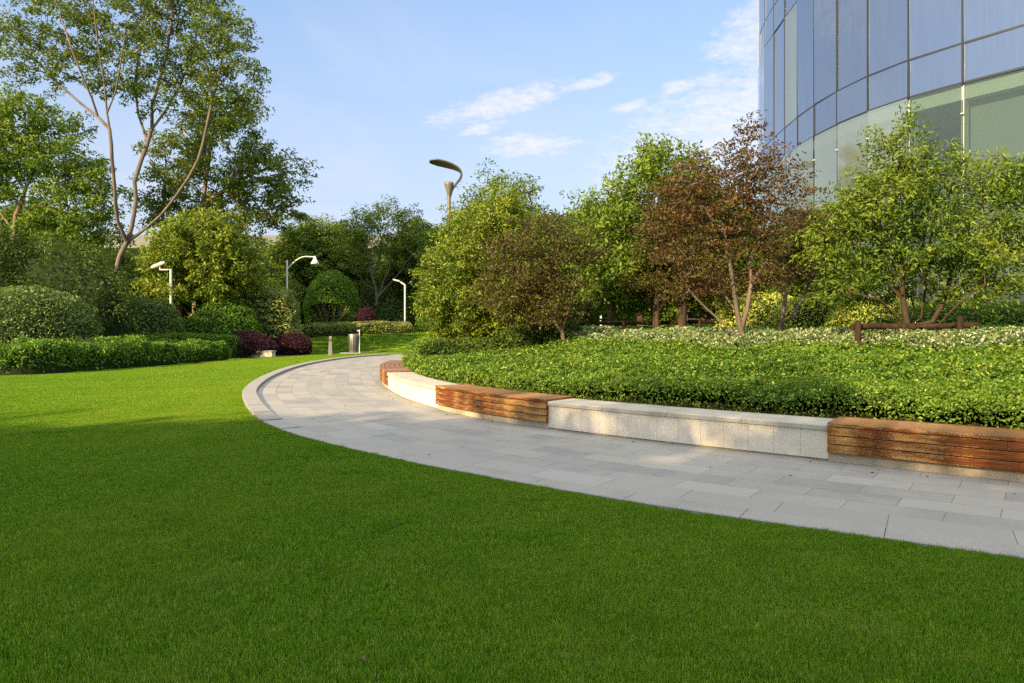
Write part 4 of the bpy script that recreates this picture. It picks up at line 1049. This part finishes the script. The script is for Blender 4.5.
mb = MB(); fan(mb, shift(plan, .05), 1.2); ring(mb, shift(plan,.0), .2, 1.17); bpart(mb, 'hall_floor', M['floor_in'])
mb = MB()
for i in range(npan):
    if i % 3 == 1: continue
    a, b = shift(plan[i:i+2], .5); z0 = [1.6, 2.2, 1.4, 3.0][i % 4]; mb.add([(*a,z0),(*b,z0),(*b,8.3),(*a,8.3)], [(0,1,2,3)])
bpart(mb, 'blinds', M['blind'])
for i in range(2, npan, 4):
    mb = MB(); c_ = shift(plan[i:i+1], 1.6)[0]; mb.tube([(*c_,1.2),(*c_,8.34)], .3, 20); bpart(mb, 'column', M['slab'])
mb = MB(); fan(mb, shift(plan,.04), 25.55); ring(mb, np.vstack([plan[-1], (34,42), (50,34), (48,17), plan[0]]), .2, 25.55); mb.add([(*plan[0],25.56),(48,17,25.56),(50,34,25.56),(34,42,25.56),(*plan[-1],25.56)], [(0,1,2,3,4)]); bpart(mb, 'rear_wall', M['concrete'])
# stone ledge along the hall
mb = MB(); 
for i in range(8, 27):
    a, b = shift(plan[i:i+2], -.9); a2_, b2_ = shift(plan[i:i+2], -.03); mb.add([(*a,1.32),(*b,1.32),(*b2_,1.32),(*a2_,1.32),(*a,.2),(*b,.2)], [(0,1,2,3),(4,5,1,0)])
tag(mb.build('building_ledge', M['concrete']), 'pale stone ledge running along the foot of the glass building', 'ledge')

# terrace paving beyond the bed
tp = np.array([(5.5,31),(10.2,26.5),(10.9,32),(12,40),(14,52),(8,56),(4,48)])
mb = MB(); mb.add([(x, y, float(terrain(x,y))+.02) for x, y in [(3.6,36.5),(9.2,32.2),(11.3,36),(13.5,46),(14,56),(5,56),(4,46)]], [tuple(range(7))]); tag(mb.build('terrace_pavement', M['concrete']), kind='structure')

# ------------------------------------------------------------------ lamps, bollard, bin, rails
def lamp_flood():
    d = 35; b = P(171, HY, d); z0 = float(terrain(b[0], d)); r = thing('pole_lamp', 'white pole with a tilted tube lamp on a short side arm', 'lamp', (b[0], d, z0), 'pale lamp posts round the lawn')
    zt = EYE+(HY-269)/F*d-z0
    mb = MB(); mb.tube([(0,0,0),(0,0,zt)], .065, 14); lathe(mb, (0,0,0), [(.2,0),(.2,.03),(.1,.05)]); mb.build('pole', M['metal_white'], r)
    mb = MB(); mb.box((-.30,0,zt-.03), (.56,.06,.06)); mb.build('arm', M['metal_white'], r)
    mb = MB(); s = d/F; a = Vector(((152-171)*s, 0, (269-267.5)*s+zt)); e = Vector(((165.5-171)*s, 0, (269-262)*s+zt)); mb.tube([a, a*.75+e*.25, e], [.085,.11,.11], 16); h = mb.build('lamp_head', M['metal_white'], r)
    mb = MB(); mb.tube([a-(e-a).normalized()*.02, a], .07, 16); mb.build('lens', M['lens'], h)
    mb = MB(); mb.tube([((160-171)*s,0,zt-.02), ((160-171)*s,0,zt+.2)], .03, 8); mb.build('bracket', M['metal_white'], r)
lamp_flood()
def lamp_goose():
    d = 40; b = P(287, HY, d); s = d/F; z0 = float(terrain(b[0], d)); zt = EYE+(HY-268)*s-z0; r = thing('pole_lamp', 'white lamp post with a curved neck and small hanging bell shade', 'lamp', (b[0], d, z0), 'pale lamp posts round the lawn')
    mb = MB(); mb.tube([(0,0,0),(0,0,zt+.45)], .055, 14); mb.build('pole', M['metal_white'], r)
    mb = MB(); pts = []
    for t in np.linspace(0, 1, 12): pts.append((.02+1.62*t, 0, zt-.05+.72*math.sin(min(1, t*1.5)*math.pi/2)-.08*max(0,t-.7)))
    mb.tube(pts, .035, 10); mb.build('neck', M['metal_white'], r)
    mb = MB(); mb.tube([(.05,0,zt-.02),(.5,0,zt+.48)], .02, 8); mb.build('brace', M['metal_white'], r)
    x, y, z = pts[-1]; mb = MB(); lathe(mb, (x,y,z), [(.03,.06),(.06,.0),(.09,-.10),(.19,-.28),(.26,-.42),(.24,-.42),(.16,-.27)], 20); h = mb.build('bell_shade', M['metal_white'], r)
    mb = MB(); lathe(mb, (x,y,z-.30), [(.0,-.1),(.1,-.07),(.12,0),(.08,.08),(0,.1)], 14); mb.build('bulb_cover', M['lens'], h)
lamp_goose()
def lamp_short():
    d = 50; s = d/F; b = P(405, HY, d); z0 = float(terrain(b[0], d)); zt = EYE+(HY-285)*s-z0; r = thing('pole_lamp', 'slim pale lamp post standing alone on the far lawn with a short bent head', 'lamp', (b[0], d, z0), 'pale lamp posts round the lawn')
    mb = MB(); mb.tube([(0,0,0),(0,0,zt-.05)], .065, 14); mb.build('pole', M['metal_white'], r)
    mb = MB(); mb.tube([(0,0,zt-.25),(0,0,zt),(-.18,0,zt+.12),(-.45,0,zt+.28)], [.065,.07,.06,.05], 12); mb.build('bent_arm', M['metal_white'], r)
    mb = MB(); mb.box((-.62,0,zt+.34), (.5,.26,.10), ry=.25); h = mb.build('lamp_head', M['metal_white'], r, bevel=.02)
    mb = MB(); mb.box((-.63,0,zt+.285), (.36,.18,.012), ry=.25); mb.build('lens', M['lens'], h)
lamp_short()
def mast():
    d = 62; s = d/F; b = P(449, HY, d); z0 = float(terrain(b[0], d)); r = thing('mast_lamp', 'tall grey mast lamp with a cone head and curled blade arm above the trees', 'lamp', (b[0], d, z0))
    Z = lambda py: EYE+(HY-py)*s-z0; X = lambda px: (px-449)*s
    mb = MB(); mb.tube([(0,0,0),(0,0,Z(230)),(0,0,Z(195))], [.26,.19,.16], 16); lathe(mb, (0,0,0), [(.6,0),(.6,.05),(.3,.1)]); mb.build('pole', M['bronze'], r)
    mb = MB(); lathe(mb, (0,0,Z(196)), [(.17,0),(.2,.25),(.42,1.0),(.44,1.22),(.36,1.22),(.3,1.0),(0,.9)], 24); h = mb.build('cone_head', M['bronze'], r)
    mb = MB(); lathe(mb, (0,0,Z(184.5)), [(.34,0),(.2,.02),(0,.03)], 20); mb.build('lens', M['lens'], h)
    # curled arm rising from the pole and widening to a flat blade
    ctrl = [(450.5,196,.1),(452,190,.13),(456,184,.15),(460.5,178.5,.2),(462,173.5,.28),(459,169.5,.36),(453,166.5,.5),(445,164,.62),(437,162.3,.6),(431,161.6,.36),(429.3,162,.1)]
    pts = []; 
    c3 = np.array([(X(a),0,Z(b_)) for a, b_, w in ctrl]); ww = np.array([w for *_, w in ctrl])
    tt = np.linspace(0, len(ctrl)-1, 50); base = np.arange(len(ctrl))
    PX = np.interp(tt, base, c3[:,0]); PZ = np.interp(tt, base, c3[:,2]); WW = np.interp(tt, base, ww)
    for _ in range(2):
        PX[1:-1] = (PX[:-2]+PX[1:-1]+PX[2:])/3; PZ[1:-1] = (PZ[:-2]+PZ[1:-1]+PZ[2:])/3
    mb = MB(); vs = []; 
    for i in range(50):
        dx = np.gradient(PX)[i]; dz = np.gradient(PZ)[i]; l = math.hypot(dx, dz); nx, nz = -dz/l, dx/l; th = .10-.04*(i/49); w = WW[i]*.62
        tiltb = .55*min(1, i/25)      # the blade leans towards the ground so its underside shows
        for (u, v) in ((-1,-1),(1,-1),(1,1),(-1,1)):
            vs.append((PX[i]+nx*v*th, u*w, PZ[i]+nz*v*th-u*w*tiltb))
    fs = []
    for i in range(49):
        for k in range(4): k2 = (k+1) % 4; fs.append((i*4+k, i*4+k2, (i+1)*4+k2, (i+1)*4+k))
    fs += [(0,1,2,3)[::-1], (196,197,198,199)]
    mb.add(vs, fs); mb.build('curled_arm', M['metal_dark'], r, bevel=.03)
mast()
def bollard():
    p = G(330.5, 355.5); r = thing('bollard', 'slim tapered pale grey bollard at the lawn edge near the far path', 'bollard', (p[0], p[1], 0))
    mb = MB(); vs = []
    for z, w in ((0,.12),(.9,.07),(1.0,.065)):
        for a, b_ in ((-1,-1),(1,-1),(1,1),(-1,1)): vs.append((a*w, b_*w*.7, z))
    vs[-1] = (vs[-1][0], vs[-1][1], 1.06); vs[-2] = (vs[-2][0], vs[-2][1], 1.06)
    fs = [(0,1,2,3)[::-1], (8,9,10,11)]
    for i in (0,1):
        for k in range(4): k2 = (k+1) % 4; fs.append((i*4+k, i*4+k2, i*4+4+k2, i*4+4+k))
    mb.add(vs, fs); mb.build('post', M['metal_grey'], r, bevel=.01)
    mb = MB(); mb.box((0,-.066,.84), (.1,.012,.12)); mb.build('light_slot', M['metal_dark'], r)
    mb = MB(); mb.box((0,0,.012), (.36,.28,.024)); mb.build('base_plate', M['metal_grey'], r)
bollard()
def litter_bin():
    p = G(353.5, 353.6); r = thing('litter_bin', 'steel litter bin with vertical slots on a pale base beside the far path', 'litter bin', (p[0], p[1], 0))
    mb = MB(); lathe(mb, (0,0,0), [(.22,.06),(.24,.12),(.30,1.12),(.28,1.15),(.26,1.12)], 28); mb.build('body', M['metal_grey'], r)
    mb = MB()
    for k in range(14):
        a = 2*math.pi*k/14; mb.box((.27*math.cos(a),.27*math.sin(a),.6), (.02,.03,.8), a, ry=.055)
    mb.build('slots', M['metal_dark'], r)
    mb = MB(); mb.tube([(.35,0,0),(.35,0,1.42)], .03, 10); mb.build('post', M['metal_white'], r)
    mb = MB(); mb.tube([(.35,0,1.3),(.2,0,1.36)], .025, 8); mb.build('hook', M['metal_white'], r)
    mb = MB(); mb.box((-.1,0,.03), (1.2,.85,.06)); mb.build('base', M['kerb'], r, bevel=.01)
litter_bin()
def stone_block():
    a = G(245,357.5); b = G(273,356.5); c_ = (a+b)/2; r = thing('stone_block', 'pale stone block in front of the purple shrub', 'stone block', (c_[0], c_[1], 0)); w = np.linalg.norm(b-a)
    mb = MB(); mb.box((0,0,.13), (w-.08,.55,.26)); mb.build('base', M['granite'], r, bevel=.01)
    mb = MB(); mb.box((0,0,.30), (w,.62,.075)); mb.build('top_slab', M['granite_cap'], r, bevel=.01)
stone_block()

def log_rail(label, d, x0, x1, y, posts, rad, gnd, mats='log', group='timber rails bracing young trees'):
    a = P(x0, y, d); b = P(x1, y-1, d+.3); r = thing('tree_brace', label, 'tree brace', (a[0], a[1], gnd), group); o = Vector((a[0], a[1], gnd))
    mb = MB(); pts = [Vector(a)+(Vector(b)-Vector(a))*t+Vector((0,0,.012*math.sin(9*t))) for t in np.linspace(0,1,9)]; mb.tube([p_-o for p_ in pts], [rad*(1+.1*math.sin(5*i)) for i in range(9)], 10); mb.build('rail', M[mats], r)
    for (px, top, lean) in posts:
        q = P(px, top, d-.12); mb = MB(); mb.tube([(q[0]-o.x+lean, q[1]-o.y, -.1), (q[0]-o.x, q[1]-o.y, q[2]-gnd)], [rad*.95, rad*.85], 10); mb.build('post', M[mats], r)
    return r
log_rail('rough brown log rail tied across the stems of the multi stemmed tree', 11.4, 852, 977, 327, [(858,321,0),(960,316,.03)], .055, bed_base(915,11.4)[2])
log_rail('black weathered rail and posts under the dark red brown tree', 17.5, 598, 722, 323, [(624,321,0),(657,322,0),(700,320,.0)], .05, bed_base(660,17.5)[2])
def stub(px, d, h, label):
    b = P(px, HY, d); z = float(terrain(b[0], d)); r = thing('bollard', label, 'bollard', (b[0], d, z)); mb = MB(); mb.tube([(0,0,0),(0,0,h)], [.075,.06], 14); mb.build('post', M['metal_white'], r); mb = MB(); lathe(mb, (0,0,h), [(.07,0),(.07,.04),(0,.055)], 14); mb.build('cap', M['metal_grey'], r)
stub(601, 40, 1.0, 'small white bollard on the grass behind the planting bed')
def railing(label, pts, h=1.1):
    b = pts[0]; z = float(terrain(*b)); r = thing('railing', label, 'railing', (*b, z)); mb = MB(); mp_ = MB()
    for (a, c_) in zip(pts[:-1], pts[1:]):
        a = np.array(a); c_ = np.array(c_); n = max(1, int(np.linalg.norm(c_-a)/1.3))
        f = lambda p_, hh: (p_[0]-b[0], p_[1]-b[1], float(terrain(*p_))-z+hh)
        for hh in (h, h*.66, h*.33): mb.tube([f(a,hh), f(c_,hh)], .03 if hh == h else .018, 8)
        for k in range(n+1): q_ = a+(c_-a)*k/n; mp_.tube([f(q_,0), f(q_,h)], .028, 8)
    mb.build('rails', M['metal_dark'], r); mp_.build('posts', M['metal_dark'], r)
railing('thin metal railing on the terrace left of the glass building', [(8.6,33.5),(12.6,31.5),(13.2,35.5)])

# elevated deck behind the trees at the left
def deck():
    d = 88; r = thing('elevated_deck', 'long pale concrete elevated road deck behind the trees', 'elevated road', (-60, d, 1.2)); o = (-60, d, 1.2)
    s = d/F; z = lambda py: EYE+(HY-py)*s-1.2
    mb = MB(); mb.box((10,0,(z(240)+z(252))/2), (150,9,z(240)-z(252))); mb.build('parapet', M['concrete'], r)
    mb = MB(); mb.box((10,1,z(255)), (150,6,1.0)); mb.build('girder', M['concrete'], r)
    mb = MB()
    for k in range(38): mb.box((-60+k*4,-4.6,(z(240)+z(252))/2), (.12,.1,z(240)-z(252)-.1))
    mb.build('joint_ribs', M['metal_grey'], r)
    for k in range(6): mb = MB(); mb.box((-50+k*24,1,z(256)/2), (2.2,2.2,z(256))); mb.build('pier', M['concrete'], r)
    mb = MB()
    for k in range(76): mb.box((-60+k*2,-4,z(240)+.5), (.06,.06,1.0))
    mb.box((15,-4,z(240)+1.0), (150,.08,.08)); mb.build('handrail', M['metal_grey'], r)
deck()
def far_block():
    d = 120
    for (px0, px1, top, lb) in ((395,640,262,'low pale far building glimpsed between the trees'),):
        a = P(px0, top, d); b = P(px1, top, d); r = thing('far_building', lb, 'building', ((a[0]+b[0])/2, d, 0)); w = b[0]-a[0]
        mb = MB(); mb.box((0,6,a[2]/2), (w,12,a[2])); mb.build('wall', M['concrete'], r)
        mb = MB(); mb.box((0,6,a[2]+.3), (w+1,13,.6)); mb.build('roof', M['slab'], r)
        n = 14
        for k in range(n):
            for zz in (3.4, 7.0, 10.4): mb = MB(); mb.box((-w/2+w*(k+.5)/n,-.02,zz), (w/n*.6,.1,1.6)); mb.build('window', M['mullion'], r)
far_block()

# ------------------------------------------------------------------ trees behind the viewer; they shade the near lawn
SUN_EL = math.radians(25); SUN_AZ = math.atan2(-.62, -.785)     # clockwise from +Y
sdir = np.array([math.sin(SUN_AZ), math.cos(SUN_AZ)])
def shade(tipx, tipy, h, rz, wide=1.25, src=None):
    L = h/math.tan(SUN_EL); x = tipx+sdir[0]*L; y = tipy+sdir[1]*L
    copy_tree(src or gen, (x, y, -.1), rz, (h/9.7*wide, h/9.7*wide, h/9.7), 'tall full tree of the row behind the near lawn', 'row of trees behind the near lawn')
for i, (x, y, h) in enumerate([(-16,0,11),(-12,1,12),(-9,1.5,12),(-6.2,3.6,12.5),(-3.4,9.0,13),(-.6,10.4,12),(9,.5,12),(13,0,11),
                             (-6.5,7.0,9.5),(-2.5,8.5,10),(-10,3.5,9),(-4,3.5,8.5),(-.5,2.6,8)]):
    shade(x, y, h, i*2.1)
for i, (x, y, h) in enumerate([(-11,3.6,10),(-7.5,6.0,10),(4.7,6.1,10.5),(8.5,3.4,10),(1.2,8.2,11)]): shade(x, y, h, i*1.7, 1.5 if x < 0 else 1.2, sparse)

# ------------------------------------------------------------------ sky, sun, camera
w = D.worlds.new('World'); scene.world = w; w.use_nodes = True; n = NT(w)
bg = n.n['Background']
sky = n.new('ShaderNodeTexSky'); sky.sky_type = 'NISHITA'; sky.sun_disc = False; sky.sun_elevation = SUN_EL; sky.sun_rotation = SUN_AZ
sky.altitude = 0; sky.air_density = 1.0; sky.dust_density = 1.2; sky.ozone_density = 1.5
tc = n.coord('Generated'); sp = n.new('ShaderNodeSeparateXYZ'); n.link(tc, sp.inputs[0]); x, y, z = sp.outputs
az = n.math('ARCTAN2', x, y); el = n.math('ARCSINE', z)
zz = n.math('MAXIMUM', z, .03)
cv = n.new('ShaderNodeCombineXYZ'); n.link(n.math('DIVIDE', x, n.math('ADD', zz, .12)), cv.inputs[0]); n.link(n.math('DIVIDE', y, n.math('ADD', zz, .12)), cv.inputs[1])
nb_ = n.noise(cv.outputs[0], 10, 9, .68, .3); nw = n.noise(cv.outputs[0], 34, 6, .7)
def blob(a0, e0, ra, re, slope=0.):
    u = n.math('SUBTRACT', az, a0); v = n.math('SUBTRACT', n.math('SUBTRACT', el, e0), n.math('MULTIPLY', u, slope))
    q = n.math('ADD', n.math('POWER', n.math('ABSOLUTE', n.math('DIVIDE', u, ra)), 2.), n.math('POWER', n.math('ABSOLUTE', n.math('DIVIDE', v, re)), 2.))
    return n.math('SUBTRACT', 1, q, clamp=True)
bl = [blob(-.01,.318,.15,.026,.24), blob(.03,.262,.10,.024,.05), blob(-.04,.285,.05,.012,.2), blob(.12,.345,.05,.012,.2), blob(.17,.31,.04,.01,.2), blob(.30,.26,.26,.13,.35), blob(.37,.40,.12,.07,.3), blob(-.75,.42,.30,.10,.1), blob(-1.15,.30,.22,.06,.15), blob(-1.5,.22,.25,.05,0), blob(-1.25,.55,.3,.12,.1), blob(-2.0,.28,.2,.06,.1), blob(-1.7,.42,.2,.05,.2), blob(.24,.33,.04,.014,.1), blob(-1.9,.45,.4,.15,0), blob(1.1,.4,.35,.12,0), blob(2.6,.5,.5,.15,0), blob(-2.7,.3,.5,.12,0)]
tot = bl[0]
for b_ in bl[1:]: tot = n.math('MAXIMUM', tot, b_)
comb = n.math('ADD', n.math('MULTIPLY', nb_, .6), n.math('MULTIPLY', nw, .4))
dens = n.math('MULTIPLY', n.mapr(n.math('ADD', comb, n.math('MULTIPLY', tot, .26)), .58, .82, 0, .66), n.mapr(tot, .0, .5, 0, 1))
wisp = n.mapr(n.noise(cv.outputs[0], 1.1, 5, .6, .6), .45, .8, 0, .22)
allc = n.math('MAXIMUM', dens, wisp)
hz = n.mapr(el, 0, .45, .95, .12)
skyc = n.mix(.35, sky.outputs[0], (.95,1.6,2.85,1))
skyc = n.mix(hz, skyc, (2.05,2.2,2.65,1))
skyc = n.mix(allc, skyc, (3.5,3.3,3.35,1))
# unseen bright cloud sheet overhead, added to lift the fill light in the shade
fill_veil = n.math('MULTIPLY', n.mapr(el, .62, .95, 0, 1), n.mapr(n.noise(cv.outputs[0], 1.5, 5, .6), .3, .6, .45, 1))
skyc = n.mix(fill_veil, skyc, (8.5,8.2,7.6,1))
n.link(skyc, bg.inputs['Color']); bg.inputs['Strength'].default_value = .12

sd = D.lights.new('sun', 'SUN'); sd.energy = 4.1; sd.angle = math.radians(.6); sd.color = (1, .72, .39)
so = D.objects.new('sun', sd); COL.objects.link(so)
S3 = Vector((sdir[0]*math.cos(SUN_EL), sdir[1]*math.cos(SUN_EL), math.sin(SUN_EL)))
so.rotation_euler = S3.to_track_quat('Z', 'Y').to_euler(); so.location = S3*60

cd = D.cameras.new('camera'); cam = D.objects.new('camera', cd); COL.objects.link(cam); scene.camera = cam
cam.location = (0,0,EYE); cam.rotation_euler = (math.pi/2, 0, 0); cd.lens = 24; cd.sensor_width = 36; cd.shift_y = -13.5/1024; cd.clip_end = 2000; cd.clip_start = .05

vs = scene.view_settings; vs.view_transform = 'Standard'; vs.look = 'None'; vs.exposure = 1.35; vs.gamma = 1; vs.use_curve_mapping = False
c = scene.cycles; c.max_bounces = 7; c.diffuse_bounces = 3; c.glossy_bounces = 3; c.transmission_bounces = 4; c.transparent_max_bounces = 8
c.use_denoising = False; c.use_adaptive_sampling = False; c.sample_clamp_indirect = 4
